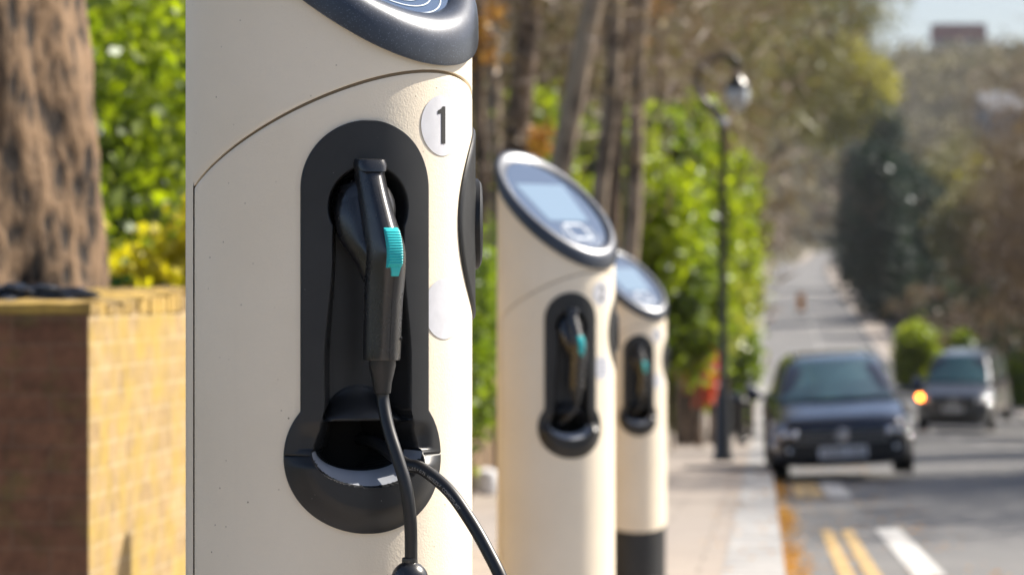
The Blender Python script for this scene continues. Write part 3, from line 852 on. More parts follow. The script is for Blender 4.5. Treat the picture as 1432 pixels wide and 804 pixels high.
def at(px, py, D): return Vector(((px-716)*D/4700, D, EYE+(402-py)*D/4700))   # measured direction and distance -> metres

# ---- left garden: wall, plane tree, shrubs
def wallx(y): return -1.07+.0745*(y-8.5)
wall = thing('garden_wall', 'stock brick garden wall corner stained with yellow lichen, sunlit on its pavement side', 'wall', (-1.07, 8.5, ZG(8.5)))
WT = .85+.944*0; z0 = ZG(8.5)
top = EYE-.065-z0
mb = MB(); nseg = 16; ret = MB()
for i in range(nseg):
    ya, yb = i*.65, (i+1)*.65
    def xf(a, b_, c): return (a+.0745*b_, b_, c)
mb.box(-.33, 0, 0, nseg*.65, -.9, top, xf)
for i in range(0):
    pass
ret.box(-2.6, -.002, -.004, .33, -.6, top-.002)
ret.build('return_wall', M['brick_shade'], wall, smooth=False, uvs=True)
mb.build('brickwork', M['brick'], wall, smooth=False, uvs=True)
# uneven mossy brick-on-edge top
cp = MB(); y = -.004
def brick_on_edge(x0, x1, ya, yb, za, zb_, skew):
    n1, n2 = 7, 4; vs = []; j0 = random.gauss(0, .003); 
    def P(x, yy, z): return (x+skew*yy, yy, z)
    for i in range(n1):
        for k in range(n2):
            u, v = i/(n1-1), k/(n2-1); e = min(u, 1-u, (v if v < .5 else 1-v)*.6)*8
            vs.append(P(x0+(x1-x0)*u, ya+(yb-ya)*v, zb_+j0+random.gauss(0, .0022)-.008*(1-min(1, e))))
    m0 = len(vs); vs += [(q[0], q[1], za) for q in vs]
    f = [tuple(reversed(q)) for q in grid(None, n2, n1)]; ed = [k for k in range(n2)]+[i*n2+n2-1 for i in range(1, n1)]+[(n1-1)*n2+k for k in range(n2-2, -1, -1)]+[i*n2 for i in range(n1-2, 0, -1)]
    for i in range(len(ed)): q, r_ = ed[i], ed[(i+1) % len(ed)]; f.append((q, r_, r_+m0, q+m0))
    cp.add(vs, f)
while y < 10.3:
    h = .030+.026*sm(y, .1, 1.8)+random.gauss(0, .003); w_ = random.uniform(.066, .072)
    brick_on_edge(-.335+random.gauss(0, .004), .003+random.gauss(0, .003), y, y+w_, top-.004, top+h, .0745); y += w_+.006
x = -.342
while x > -2.6:
    h = .022+random.gauss(0, .003); w_ = random.uniform(.066, .072)
    vs0 = len(cp.v); brick_on_edge(x-w_, x, -.008+random.gauss(0, .003), .33, top-.006, top+h, 0); x -= w_+.006
cp.build('coping', M['moss'], wall, sharp=40)
# small orange plate on the wall
yy = 10.18; sg = MB().box(-.002, .012, -.045, .045, -.075, .075, lambda a, b_, c: (a+.0745*b_, b_, c))
sp = sg.build('wall_plate', M['orange_sign'], None, sharp=30); sp.location = (wallx(yy)+.002, yy, EYE+(402-615)*yy/4700)
tag(sp, 'small upright orange plate fixed to the sunlit face of the garden wall', 'sign')
# crumpled dark bag lying on the return wall
bm = bmesh.new(); bmesh.ops.create_icosphere(bm, subdivisions=4, radius=1)
for v in bm.verts:
    c = v.co; f = .75+.25*math.sin(7*c.x+3*c.z)*math.sin(9*c.y+2)+random.gauss(0, .05); v.co = Vector((c.x*.20*f, c.y*.11*f, max(c.z*.045*f, -.012)))
me = bpy.data.meshes.new('plastic_sheet'); bm.to_mesh(me); bm.free(); me.materials.append(M['bin_bag']); o = bpy.data.objects.new('plastic_sheet', me); C.objects.link(o)
o.location = (-1.07-.19, 8.68, z0+top+.036); tag(o, 'crumpled dark glossy plastic sheet lying on the garden wall top by the trunk', 'plastic sheet')

pl = thing('plane_tree', 'thick plane tree trunk with flaking patchy bark behind the garden wall', 'tree', (-1.98, 12, ZG(12)-.05))
vs = []; n = 64; H_ = 44
for j in range(H_):
    z = j*.11; rr_ = .335+.34*math.exp(-z/1.35)+.10*math.exp(-z/.22)
    for k in range(n):
        a = 2*PI*k/n; q = rr_*(1+.05*math.sin(3*a+z*.8)+.05*math.sin(5*a-z*2.6)+.035*math.sin(9*a+z*5.3)+.02*math.sin(4*a-z*9)+random.gauss(0, .01))
        vs.append((q*math.cos(a)+.03*math.sin(z), q*math.sin(a), z))
mb = MB().add(vs, grid(None, n, H_, True)); ends = []
for k in range(4):
    a = k*1.57+.5; branches(mb, Vector((0, 0, 4.5)), Vector((math.cos(a)*.6, math.sin(a)*.6, .8)), 3.6, .20, 3, ends)
mb.build('trunk', M['bark'], pl)
V = leaf_arrays([(0, 0, 8.5, 4, 4, 2.6)], 3500, .05, .3); quads_obj('crown', V, M['twig_olive'], pl)

gz = ZG(16)
shrub('garden_shrub', 'leafy lime green shrub filling the gap between plane trunk and nearest post', (-2.3, 16.5, gz), [(0, 0, 1.3, 1.1, 1.0, 1.4), (.3, .2, 2.5, .9, .8, .7), (-.9, .3, 2.2, .9, .8, 1.0)], M['leaf_lime'], 7500, .055, .14)
shrub('garden_shrub', 'tall mid green shrub rising behind the garden, highest one left of the nearest post', (-3.3, 21, ZG(21)), [(0, 0, 2.0, 1.5, 1.2, 1.6), (1.0, 0, 2.9, 1.1, 1.2, 1.1), (-.2, .4, 3.8, 1.2, 1.0, 1.0)], M['leaf_green'], 13000, .07, .18)
shrub('garden_shrub', 'dark green low shrub just beyond the garden wall under the yellow blossom', (-1.55, 13.4, ZG(13.4)), [(0, 0, .75, .36, .40, .42), (.28, .6, .8, .35, .5, .4)], M['leaf_dark'], 6000, .04, .07)
shrub('forsythia', 'bright yellow flowering shrub between trunk and nearest post', (-1.44, 13.9, ZG(13.9)+.05), [(.0, 0, 1.28, .22, .25, .13), (.24, .1, 1.42, .2, .25, .16), (-.18, .1, 1.19, .16, .2, .08)], M['leaf_yellow'], 3200, .034, .05)
shrub('garden_shrub', 'bright green shrub seen in the slit between the nearest and middle posts', (-.62, 26.5, ZG(26.5)), [(0, 0, 1.1, .55, .6, .95), (.15, 1, 1.5, .6, .6, .75)], M['leaf_green'], 6500, .055, .12)

# brick house behind the garden
hs = thing('brick_house', 'red brick house with white window band glimpsed above the garden shrubs', 'house', (-9.5, 62, ZG(62)))
mb = MB().box(0, 5.4, 0, 8, -1, 6.4); mb.build('wall', M['brick_red'], hs, smooth=False, uvs=True)
mb = MB().add([(-.4, -.4, 6.4), (5.8, -.4, 6.4), (5.8, 8.4, 6.4), (-.4, 8.4, 6.4), (2.7, -.4, 8.6), (2.7, 8.4, 8.6)], [(0, 1, 4), (1, 2, 5, 4), (3, 0, 4, 5), (2, 3, 5), (0, 3, 2, 1)]); mb.build('roof', M['roof_grey'], hs, smooth=False)
for x in (.6, 3.2):
    for z in (1.0, 4.1):
        f = MB().box(x, x+1.5, -.06, .05, z, z+1.5).build('window', M['house_white'], hs, smooth=False)
        MB().box(x+.1, x+.7, -.075, -.055, z+.1, z+1.4).box(x+.8, x+1.4, -.075, -.055, z+.1, z+1.4).build('pane', M['window'], f, smooth=False)
MB().box(2.6, 5.3, -.10, .04, 5.85, 6.25).build('gutter_board', M['house_white'], hs, smooth=False)

# ---- boundary further down the left side: timber fence, then bushes and trees
fn = thing('garden_fence', 'low weathered timber fence with dark posts along the back of the pavement', 'fence', (0, 0, 0))
def fence_box(mb, t0, t1, y0, y1, z0, z1): mb.box(t0, t1, y0, y1, z0, z1, lambda a, b_, c: (XK(b_)+a, b_, ZG(b_)+c))
mb = MB()
for i in range(90):
    y = 24.3+i*.17; fence_box(mb, -2.62, -2.60, y, y+.155, .05, 1.0+.015*math.sin(i))
mb.build('boards', M['fence_wood'], fn, smooth=False)
for i in range(9):
    mb = MB(); y = 24.2+i*1.9; fence_box(mb, -2.68, -2.585, y, y+.10, -.2, 1.22); mb.build('fence_post', M['fence_dark'], fn, smooth=False)
lt = MB(); lt.lathe([(.02, 0), (.11, .02), (.12, .10), (.09, .2), (.02, .23)], 20)
o = lt.build('planter_pot', M['house_white'], None); q = at(674, 650, 28.3); o.location = (q.x+.04, q.y, ZG(28.3)); tag(o, 'small rounded white pot at the fence foot seen between the posts', 'pot')

def leafy(name, label, px, D, ells, m_, n, size, sig, **kw):
    """ells: (dpx, py, rx px, ry px) seen at distance D"""
    s = D/4700; base = at(px, 0, D); g_ = G(base.x, D); out = []
    for (dx, py, rx, ry) in ells: out.append((dx*s, random.uniform(-.3, .3), EYE+(402-py)*s-g_, rx*s, max(rx*s*.8, .5), ry*s))
    return (base.x, D, g_), out
GL = 'leafy spring shrubs behind the pavement'
specs = [
 ('lime green bush behind the middle post, left of the leaning trunk', 752, 43, [(0, 190, 22, 55), (5, 300, 45, 90)], 'leaf_lime', 9000, .06),
 ('large green bush rising above the middle post', 850, 46, [(0, 240, 50, 60), (-20, 350, 90, 110), (35, 310, 80, 100)], 'leaf_lime', 17000, .075),
 ('bright lime green bush right of and above the middle post screen', 915, 50, [(0, 240, 52, 75), (15, 350, 62, 110)], 'leaf_green', 15000, .08),
 ('green bush whose tip reaches the lamp neck', 965, 56, [(0, 210, 38, 70), (0, 320, 60, 100), (-20, 430, 70, 90)], 'leaf_lime', 14000, .085),
 ('mid green bush low beside the farthest post', 965, 66, [(0, 450, 55, 80), (-20, 530, 42, 60)], 'leaf_green', 10000, .09),
 ('green bush standing directly behind the lamp column', 1018, 72, [(8, 270, 28, 55), (4, 360, 34, 60), (2, 300, 30, 60)], 'leaf_lime', 8000, .09),
 ('pale yellow flowering bush behind the lamp column', 1000, 62, [(-12, 400, 42, 55), (12, 440, 34, 50)], 'leaf_pale', 7000, .07),
 ('sparse yellow green bush straggling right of the lamp column', 1040, 88, [(0, 330, 26, 90), (6, 420, 22, 60)], 'leaf_lime', 2200, .10),
 ('low green hedge end under the pale bush', 1022, 84, [(10, 500, 26, 42), (-10, 540, 30, 40)], 'leaf_green', 6000, .09)]
for (lab, px, D, ells, mm, n, size) in specs:
    loc, el = leafy(None, None, px, D, ells, None, 0, 0, 0)
    shrub('leafy_bush', lab, loc, el, M[mm], int(n*.8), size*1.05, .125, GL, 'bush', 6, .3)
loc, el = leafy(None, None, 984, 57, [(0, 500, 15, 24), (-3, 540, 17, 24), (4, 480, 10, 14)], None, 0, 0, 0)
shrub('red_shrub', 'red leaved shrub left of the lamp column', loc, el, M['leaf_red'], 2600, .06, .08)

# wooded bank trunks on the left
def trunk_tree(label, x0, y0, x1, y1, D, wpx, bark='bark2', n=0):
    b_ = at(x0, y0, D); t_ = at(x1, y1, D); s = D/4700
    g_ = G(b_.x, D)
    dx = (t_.x-b_.x)/max(t_.z-b_.z, .1)
    base = Vector((b_.x-dx*(b_.z-g_), D, g_)); H_ = 13+random.uniform(0, 3)
    root = thing('bare_tree', label, 'tree', base, 0, 'tall trees on the wooded bank'); mb = MB(); ends = []
    r_ = wpx*s/2; pts = [Vector((dx*z, random.gauss(0, .05), z-.2)) for z in (0, 1.5, 3, 4.5, 6, 8)]
    pts = [p+Vector((random.gauss(0, .03), 0, 0)) for p in pts]
    cm = catmull(pts, 3); mb.tube(cm, [r_*(1.3 if i == 0 else 1.08-.4*i/len(cm)) for i in range(len(cm))], 14)
    for k in range(5):
        a = random.uniform(0, 2*PI); h = random.uniform(.5, 1); p = pts[3].lerp(pts[5], h)
        branches(mb, p, Vector((math.cos(a)*.5, math.sin(a)*.5, .9)), 2.6, r_*.45, 3, ends, .5)
    mb.build('trunk', M[bark], root)
    e = [(dx*7, 0, 7, 2.4, 2.2, 3.5), (dx*10, 0, 10.5, 2.6, 2.4, 2.6)]
    quads_obj('crown', leaf_arrays(e, 3000, .19, .4, 1., .06), M['twig_brown'], root)
    return root
T = [('broad dark trunk rising from behind the middle post head', 712, 250, 738, 0, 40, 40, 'bark2'),
     ('leaning trunk with a bright right edge, above the middle post screen', 770, 245, 822, 20, 31, 34, 'bark3'),
     ('slim pale trunk left of the broad dark trunk', 688, 300, 690, 0, 46, 26, 'bark3'),
     ('slim brown trunk beside the nearest post, under orange leaves', 666, 330, 672, 0, 36, 18, 'bark2'),
     ('slim upright trunk right of the leaning trunk', 848, 150, 856, 0, 36, 26, 'bark3'),
     ('upright trunk with orange leaves at its top', 888, 170, 897, 0, 37, 24, 'bark3'),
     ('grey trunk between the broad and leaning trunks', 745, 200, 752, 0, 60, 16, 'bark2'),
     ('thin brown trunk close right of the leaning trunk', 815, 170, 840, 0, 58, 18, 'bark2'),
     ('thin trunk tilted right behind the green bushes', 870, 160, 880, 0, 39, 22, 'bark2'),
     ('stout shaded trunk left of the leaning trunk', 790, 140, 776, 0, 64, 26, 'bark2'),
     ('forked grey trunk at the right end of the trunk row', 925, 150, 915, 0, 60, 16, 'bark3')]
TT = [trunk_tree(*t) for t in T]
# orange-brown leaf sprays hanging on
for (px, py, D, r_, k, mm) in ((895, 30, 56, .42, 5, 'leaf_rust'), (905, 5, 56, .3, 5, 'leaf_rust'), (678, 25, 36, .20, 3, 'leaf_rust'), (673, 78, 36, .10, 3, 'leaf_rust'), (750, 205, 40, .16, 0, 'leaf_rust')):
    p = at(px, py, D)-TT[k].location; o = quads_obj('dead_leaves', leaf_arrays([(p.x, p.y, p.z, r_, r_, r_*1.3)], 150, .05, .09), M[mm], TT[k])

# bare-tree kinds, shared by many copies
def bare_kind(name, H_, m_, n, size, bark='bark2', wide=.33):
    n = int(n*1.9); size *= .62
    root = tree(name, '', 'tree', (0, 0, 0), H_, .24, [(0, 0, H_*.62, H_*wide, H_*wide, H_*.34), (H_*.1, 0, H_*.36, H_*wide*.9, H_*wide*.9, H_*.27)], m_, n, size, size*2.6, bark=bark, lev=4, elong=.13, aspect=1.2)
    return root
K1 = bare_kind('bare_tree', 15, M['twig_olive'], 11000, .42); K2 = bare_kind('bare_tree', 16, M['twig_brown'], 11000, .42, wide=.36); K3 = bare_kind('bare_tree', 13, M['twig_brown'], 7500, .38, 'bark3', .38)
used = set()
side_words = {}
def put(K, t, y, sc=1., group='', lab=''):
    o = K if K.name not in used else copy_tree(K)
    used.add(K.name); x = XK(y)+t
    o.location = (x, y, G(x, y)-.1); o.scale = (sc, sc, sc*random.uniform(.92, 1.1)); o.rotation_euler = (0, 0, random.uniform(0, 6.28)); o['group'] = group; o['label'] = lab
    return o
GLF, GRT, GSH = 'bare olive trees along the left of the road', 'bare brown trees along the right of the road', 'street trees on the right kerb'
for i, (t, y) in enumerate([(-5.5, 62), (-8, 74), (-4.6, 88), (-9, 96), (-4.2, 106), (-11, 118), (-4.0, 124), (-3.6, 146), (-8, 150), (-3.6, 168), (-3.4, 192), (-9, 200), (-3.4, 218), (-3.6, 246), (-8, 255), (-3.6, 276), (-4, 310), (-9, 330), (-4, 350), (-4, 400), (-10, 420), (-4, 460), (-5, 540)]):
    put((K1, K1, K3, K1)[i % 4], t-(2.2 if y < 130 else 8.0), y, random.uniform(1.1, 1.5), GLF, 'bare olive twigged tree on the bank left of the road')
for i, (t, y) in enumerate([(14, 118), (18.5, 128), (14, 142), (21, 150), (15, 166), (24, 172), (14, 190), (20, 200), (28, 205), (15, 222), (23, 232), (33, 240), (15, 258), (25, 270), (38, 280), (16, 296), (29, 310), (44, 322), (20, 345), (34, 360), (52, 370), (26, 390), (42, 410)]):
    put((K2, K3, K2)[i % 3], t+(8 if 175 < y < 420 and t < 20 else 0), y, random.uniform(.80, 1.0), GRT, 'bare brown tree in the belt right of the road')
shadow_trees = [(11.5, 29), (12, 37), (11.5, 40), (12, 52), (11.5, 66), (12, 80), (11.5, 96)]
for i, (t, y) in enumerate(shadow_trees): put((K3, K1)[i % 2], t, y, .9, GSH, 'bare street tree outside the right of the view')
tree('overhanging_tree', 'tall olive tree leaning its high crown over the left side of the far road', 'tree', PT(-3.4, 150), 20, .32, [(4.6, 0, 16.5, 3.6, 4, 4.6), (1.5, 0, 16.5, 4.6, 4, 5.2), (7.4, 0, 18.5, 2.2, 3, 2.6)], M['twig_olive'], 17000, .24, .6, lean=(1.6, 0), aspect=1.2, elong=.14, trunk_h=10)
tree('overhanging_tree', 'second tall olive tree over the far road, its crown meeting the yellow one', 'tree', PT(-4.2, 205), 26, .36, [(4.5, 0, 20.5, 5, 4, 5), (0, 0, 20, 5, 4, 6), (1, 0, 14, 3.2, 4, 4)], M['twig_olive'], 17000, .28, .7, lean=(1.2, 0), aspect=1.2, elong=.14, trunk_h=12)
for k, (t, y, H_) in enumerate(((17, 265, 13), (21, 300, 15), (19, 335, 16), (26, 350, 17), (24, 400, 20))):
    tree('olive_tree', ('small olive budding tree nearest behind the understorey', 'olive budding tree right of the broad evergreen', 'olive budding tree beside the tall evergreen', 'wide olive tree above the brown ones', 'tall olive tree farthest up the right bank')[k], 'tree', PT(t, y), H_, .25, [(0, 0, H_*.6, H_*.24, H_*.2, H_*.3), (1, 0, H_*.35, H_*.22, H_*.2, H_*.25)], M['leaf_willow' if k in (1, 3) else 'twig_olive'], 9000, .26, .7, 'olive trees up the right bank')
# dark ivy-clad and evergreen trees right of the far road
for i, (t, y, H_, w_, lab) in enumerate(((10.0, 285, 15, 2.6, 'dark blue green ivy clad tree nearest the far road'), (12.2, 335, 20, 3.0, 'tall dark evergreen behind the ivy clad tree'), (17, 370, 14, 3.4, 'dark evergreen right of the tallest one'), (10.8, 390, 17, 3.2, 'farthest dark evergreen over the far road'), (13.5, 306, 13, 3.6, 'broad dark evergreen shading the far road'))):
    tree('evergreen_tree', lab, 'tree', PT(t, y), H_, .3, [(0, 0, H_*.3, w_, w_, H_*.28), (.3, 0, H_*.62, w_*.8, w_*.8, H_*.28), (-.2, 0, H_*.85, w_*.5, w_*.5, H_*.16)], M['leaf_ivy'], 9500, .25, .62, 'dark evergreens by the far road')
b_ = PT(9.6, 420); tree('willow_tree', 'large tree with a yellow crown under the bright sky', 'tree', b_, 33, .5, [(-1.0, 0, 26.5, 5.2, 4.5, 5.2), (1.6, 0, 24, 4.6, 4.5, 5), (-2.4, 0, 21, 3.6, 3.5, 4)], M['leaf_willow'], 11000, .34, .8)
b_ = PT(62, 520); tree('willow_tree', 'smaller yellow tinged tree on the hillside at the right edge', 'tree', b_, 24, .5, [(0, 0, 17, 7, 5, 6)], M['leaf_willow'], 6000, .4, .9)
# green hedges at right
for (px, py, D, rx, ry, lab, mm, n) in ((1282, 500, 150, 30, 45, 'bright green clipped bush left behind the van', 'leaf_lime', 7000), (1347, 478, 160, 12, 14, 'small lime green bush above the van roof', 'leaf_lime', 1500), (1428, 560, 120, 30, 60, 'dark green hedge at the right edge beside the van', 'leaf_green', 7000), (1340, 560, 175, 90, 70, 'long dark hedge behind the van', 'leaf_dark', 9000)):
    s = D/4700; p = at(px, py, D); g_ = G(p.x, D)
    shrub('roadside_bush', lab, (p.x, D, g_), [(0, 0, p.z-g_, rx*s, max(1.0, rx*s*.4), ry*s)], M[mm], n, .11, .16, 'bushes right of the road', 'bush', 5, .6)
for k, (t, y, w_, h_) in enumerate(((13, 125, 3.4, 2.6), (14, 134, 3.6, 3.2), (13.5, 145, 3.5, 2.5), (13, 156, 3.6, 3.4), (14, 168, 3.8, 2.8), (13.5, 182, 3.8, 3.6), (14.5, 196, 4, 3.2), (14, 212, 4, 3.0), (15, 230, 4.2, 3.8), (22, 150, 4.5, 4.5), (24, 175, 5, 5), (27, 205, 5, 5), (16, 250, 4.5, 4.5), (15, 275, 4.5, 4), (22, 262, 5, 6), (18, 310, 5, 5), (20, 345, 5, 6), (30, 240, 6, 6))):
    x = XK(y)+t; shrub('understorey_bush', 'dull brown green undergrowth bush below the bare trees on the right', (x, y, G(x, y)-.1), [(0, 0, h_*.45, w_, 1.4, h_*.5), (w_*.3, .3, h_*.7, w_*.5, 1.2, h_*.35)], M['leaf_dark' if k % 3 == 0 else 'twig_brown'], 3400, .17, .3, 'undergrowth bushes right of the road', 'bush', 5, .6)
# dark railing along the right pavement
rl = thing('railing', 'dark railing running downhill beside the right pavement', 'railing', (0, 0, 0))
mb = MB()
for i in range(56):
    y = 205+i*3; mb.box(RW+3.1, RW+3.25, y, y+3, 1.15, 1.3, lambda a, b_, c: (XK(b_)+a, b_, ZG(b_)+c)); mb.box(RW+3.1, RW+3.25, y, y+3, .1, .95, lambda a, b_, c: (XK(b_)+a, b_, ZG(b_)+c))
mb.build('rails', M['fence_dark'], rl, smooth=False)
for i in range(40):
    y = 205+i*4.2; mb = MB().box(RW+3.05, RW+3.3, y, y+.2, -.2, 1.42, lambda a, b_, c: (XK(b_)+a, b_, ZG(b_)+c)); mb.build('railing_post', M['fence_dark'], rl, smooth=False)

# far hillside wood, one mass
Vs = []
for i in range(1500):
    y = rng.uniform(430, 1420)**1; x = (rng.uniform(500, 1620)-716)*y/4700; t = x-XK(min(y, 1000))
    if y < 1010 and -13 < t < 19: continue
    if y < 700 and rng.random() < .3: continue
    g_ = G(x, y); h = rng.uniform(9, 15); k = 150
    P = rng.normal(size=(k, 3))*np.array([h*.27, h*.27, h*.26])+np.array([x, y, g_+h*.55])
    a = rng.normal(size=(k, 3)); a /= np.linalg.norm(a, axis=1)[:, None]; b2 = np.cross(a, rng.normal(size=(k, 3))); b2 /= np.linalg.norm(b2, axis=1)[:, None]
    s = h*.085*rng.uniform(.6, 1.4, k)[:, None]; Vs.append(np.stack([P-a*s, P+b2*s*.7, P+a*s, P-b2*s*.7], 1).reshape(-1, 3))
o = quads_obj('hillside_wood', np.concatenate(Vs), M['wood_far']); tag(o, 'brown and olive wood covering the far hillside', 'wood', kind='stuff')

# ---- houses on the hill
def house(px, py, D, w_, h, d, wall_m, roof_m, lab, rh=.35, flat=False, nwin=3):
    p = at(px, py, D); root = thing('hillside_house', lab, 'house', p, random.uniform(-.2, .2) if not flat else 0)
    MB().box(-w_/2, w_/2, 0, d, -h-3, 0).build('wall', M[wall_m], root, smooth=False)
    if flat: MB().box(-w_/2-.4, w_/2+.4, -.4, d+.4, 0.003, h*rh).build('roof', M[roof_m], root, smooth=False)
    else: MB().add([(-w_/2-.5, -.5, 0), (w_/2+.5, -.5, 0), (w_/2+.5, d+.5, 0), (-w_/2-.5, d+.5, 0), (-w_/2-.5, d/2, h*rh*2), (w_/2+.5, d/2, h*rh*2)], [(0, 1, 5, 4), (2, 3, 4, 5), (0, 4, 3), (1, 2, 5), (0, 3, 2, 1)]).build('roof', M[roof_m], root, smooth=False)
    for r_ in range(max(1, int(h/3.2))):
        for k in range(nwin):
            x = -w_/2+w_*(k+.5)/nwin; MB().box(x-w_*.09, x+w_*.09, -.08, .05, -2.6-3.1*r_, -1.0-3.1*r_).build('window', M['window'], root, smooth=False)
    return root
house(1343, 56, 1410, 21, 9, 14, 'house_grey', 'roof_red', 'flat topped building with a maroon top storey on the hill crest', .75, True, 5)
house(1198, 38, 1380, 9, 9, 9, 'house_grey', 'roof_grey', 'small dark house at the left end of the hill crest', .4, False, 2)
house(1406, 152, 640, 7.5, 4, 8, 'house_grey', 'roof_grey', 'house with a pale gabled roof at the right edge', .42, False, 3)
# ---- swan-neck lamps
def lamp():
    root = thing('street_lamp', '', 'street lamp')
    MB().lathe([(.13, 0), (.13, .05), (.11, .09), (.095, .75), (.075, .82), (.055, .95), (.048, 2.4), (.042, 4.05), (.06, 4.08), (.06, 4.16), (.035, 4.2)], 20).build('column', M['post_black'], root)
    mb = MB(); pts = [(0, 0, 4.15), (-.05, 0, 4.32), (-.26, 0, 4.52), (-.34, 0, 4.74), (-.24, 0, 4.96), (-.02, 0, 5.06), (.14, 0, 5.02), (.18, 0, 4.90)]
    mb.tube(catmull(pts, 6), .052, 10); mb.tube(catmull([(-.02, 0, 4.2), (-.12, 0, 4.30), (-.20, 0, 4.42), (-.10, 0, 4.42), (-.09, 0, 4.34)], 5), .012, 8); mb.build('swan_neck', M['post_black'], root)
    hd = MB().lathe([(.02, .24), (.035, .22), (.045, .12), (.07, .06), (.13, .0), (.15, -.05), (.15, -.07), (.02, -.065)], 24, o=(.18, 0, 4.72)).build('lamp_hood', M['post_black'], root)
    MB().lathe([(.02, 0), (.035, .02), (.03, .05), (.005, .06)], 14, o=(.18, 0, 4.96)).build('finial', M['chrome'], hd)
    MB().lathe([(.145, 0), (.15, -.06), (.13, -.16), (.09, -.24), (.03, -.28), (.004, -.285)], 24, o=(.18, 0, 4.645)).build('lamp_globe', M['lamp_glass'], root)
    MB().lathe([(.004, -.07), (.05, -.05), (.07, 0), (.05, .05), (.004, .07)], 20, o=(.0, -.02, 4.23)).build('collar_knob', M['chrome'], root)
    return root
lp = lamp(); q = at(1011, 645, 42); lp.location = (q.x, 42, ZG(42)); lp['label'] = 'black swan neck street lamp on the left pavement by the parked dark car'; lp['group'] = 'swan neck street lamps'
l2 = copy_tree(lp, 'distant swan neck street lamp among brown trees at the far right'); q = at(1390, 380, 122); l2.location = (q.x, 122, ZG(122)); l2.rotation_euler = (0, 0, PI*0)
# ---- small things on the far left pavement
def bollard(x, y, lab, top_m='house_white', h=1.0):
    root = thing('bollard', lab, 'bollard', (x, y, ZG(y)), 0, 'bollards on the left pavement')
    MB().lathe([(.11, 0), (.11, .08), (.075, .12), (.065, h*.82), (.08, h*.86)], 16).build('shaft', M['post_black'], root)
    MB().lathe([(.08, h*.86), (.105, h*.92), (.10, h*.98), (.05, h*1.06), (.004, h*1.08)], 16).build('bollard_head', M[top_m], root); return root
for (px, D, lab, h, tm) in ((1050, 74, 'pale topped bollard between lamp column and dark car', 1.15, 'house_white'), (1046, 92, 'farther bollard behind the pale topped one', 1.0, 'post_black'), (1038, 60, 'short dark bollard right of the lamp foot', .8, 'post_black')):
    bollard((px-716)*D/4700, D, lab, tm, h)
bn = thing('litter_bin', 'dark litter bin right behind the lamp column', 'litter bin', ((1021-716)*78/4700, 78, ZG(78)))
MB().lathe([(.20, 0), (.24, .06), (.26, .75), (.28, .78)], 20).build('bin_body', M['post_black'], bn)
MB().lathe([(.28, .78), (.29, .82), (.24, .95), (.10, 1.0), (.01, 1.01)], 20).build('bin_lid', M['car_blue'], bn)
cb2 = thing('utility_cabinet', 'dark utility cabinet at the foot of the red shrub', 'cabinet', ((962-716)*60/4700, 60, ZG(60)))
MB().box(-.2, .2, -.15, .15, 0, 1.0).build('cabinet_body', M['fence_dark'], cb2, sharp=20)
MB().box(-.22, .22, -.17, .17, 1.003, 1.05).build('cabinet_top', M['post_black'], cb2, sharp=20); MB().box(-.17, .17, -.165, -.152, .1, .92).build('cabinet_door', M['fence_dark'], cb2)
br = thing('road_sign_board', 'orange board standing on the far road', 'sign', at(1120, 424, 296))
br.location.z = ZG(296)-.1
MB().box(-.35, .35, -.04, .04, .7, 2.2).build('board', M['orange_sign'], br, smooth=False); MB().box(-.3, -.22, -.03, .03, 0, .7).build('leg', M['post_black'], br, smooth=False); MB().box(.22, .3, -.03, .03, 0, .7).build('leg', M['post_black'], br, smooth=False)

# ------------------------------------------------------------------ vehicles (front at -Y, centred on x)
def sect(hw, z0, z1, n=32, p=3.6):
    out = []
    for k in range(n):
        a = 2*PI*k/n; c, s_ = math.cos(a), math.sin(a)
        out.append((math.copysign(abs(c)**(2/p), c)*hw, (z0+z1)/2+math.copysign(abs(s_)**(2/p), s_)*(z1-z0)/2))
    return out
def shell(name, st, m, par, p=3.6, n=32, taper=0):
    vs = []; A = np.array(st, float); rows = []
    for i in range(len(A)-1):
        p0, p1, p2, p3 = A[max(i-1, 0)], A[i], A[i+1], A[min(i+2, len(A)-1)]
        for k in range(4):
            t = k/4; rows.append(.5*((2*p1)+(p2-p0)*t+(2*p0-5*p1+4*p2-p3)*t*t+(3*p1-p0-3*p2+p3)*t**3))
    rows.append(A[-1])
    for r_ in rows:
        for (x, z) in sect(r_[3], r_[1], r_[2], n, p): vs.append((x*(1-taper*max(0, z-r_[1]-.1)), r_[0], z))
    f = grid(None, n, len(rows), True)+[tuple(range(n-1, -1, -1)), tuple((len(rows)-1)*n+k for k in range(n))]
    return MB().add(vs, f).build(name, m, par, sharp=50)
def quadpanel(name, c, m, par, bulge=(0, 0, 0), n=8, th=.02):
    """curved panel over four corners (bl, br, tr, tl)"""
    c = [Vector(x) for x in c]; vs = []; bv = Vector(bulge)
    for j in range(n+1):
        for k in range(n+1):
            u, v = k/n, j/n; p = (c[0]*(1-u)+c[1]*u)*(1-v)+(c[3]*(1-u)+c[2]*u)*v; vs.append(p+bv*(1-(2*u-1)**2)*.999)
    m_ = len(vs); nn_ = (c[1]-c[0]).cross(c[3]-c[0]).normalized()
    f = grid(None, n+1, n+1); vs += [v-nn_*th for v in vs]; f += [tuple(i+m_ for i in reversed(q)) for q in f]
    ed = [k for k in range(n+1)]+[j*(n+1)+n for j in range(1, n+1)]+[n*(n+1)+k for k in range(n-1, -1, -1)]+[j*(n+1) for j in range(n-1, 0, -1)]
    for i in range(len(ed)): a, b_ = ed[i], ed[(i+1) % len(ed)]; f.append((b_, a, a+m_, b_+m_))
    return MB().add(vs, f).build(name, m, par, sharp=40)
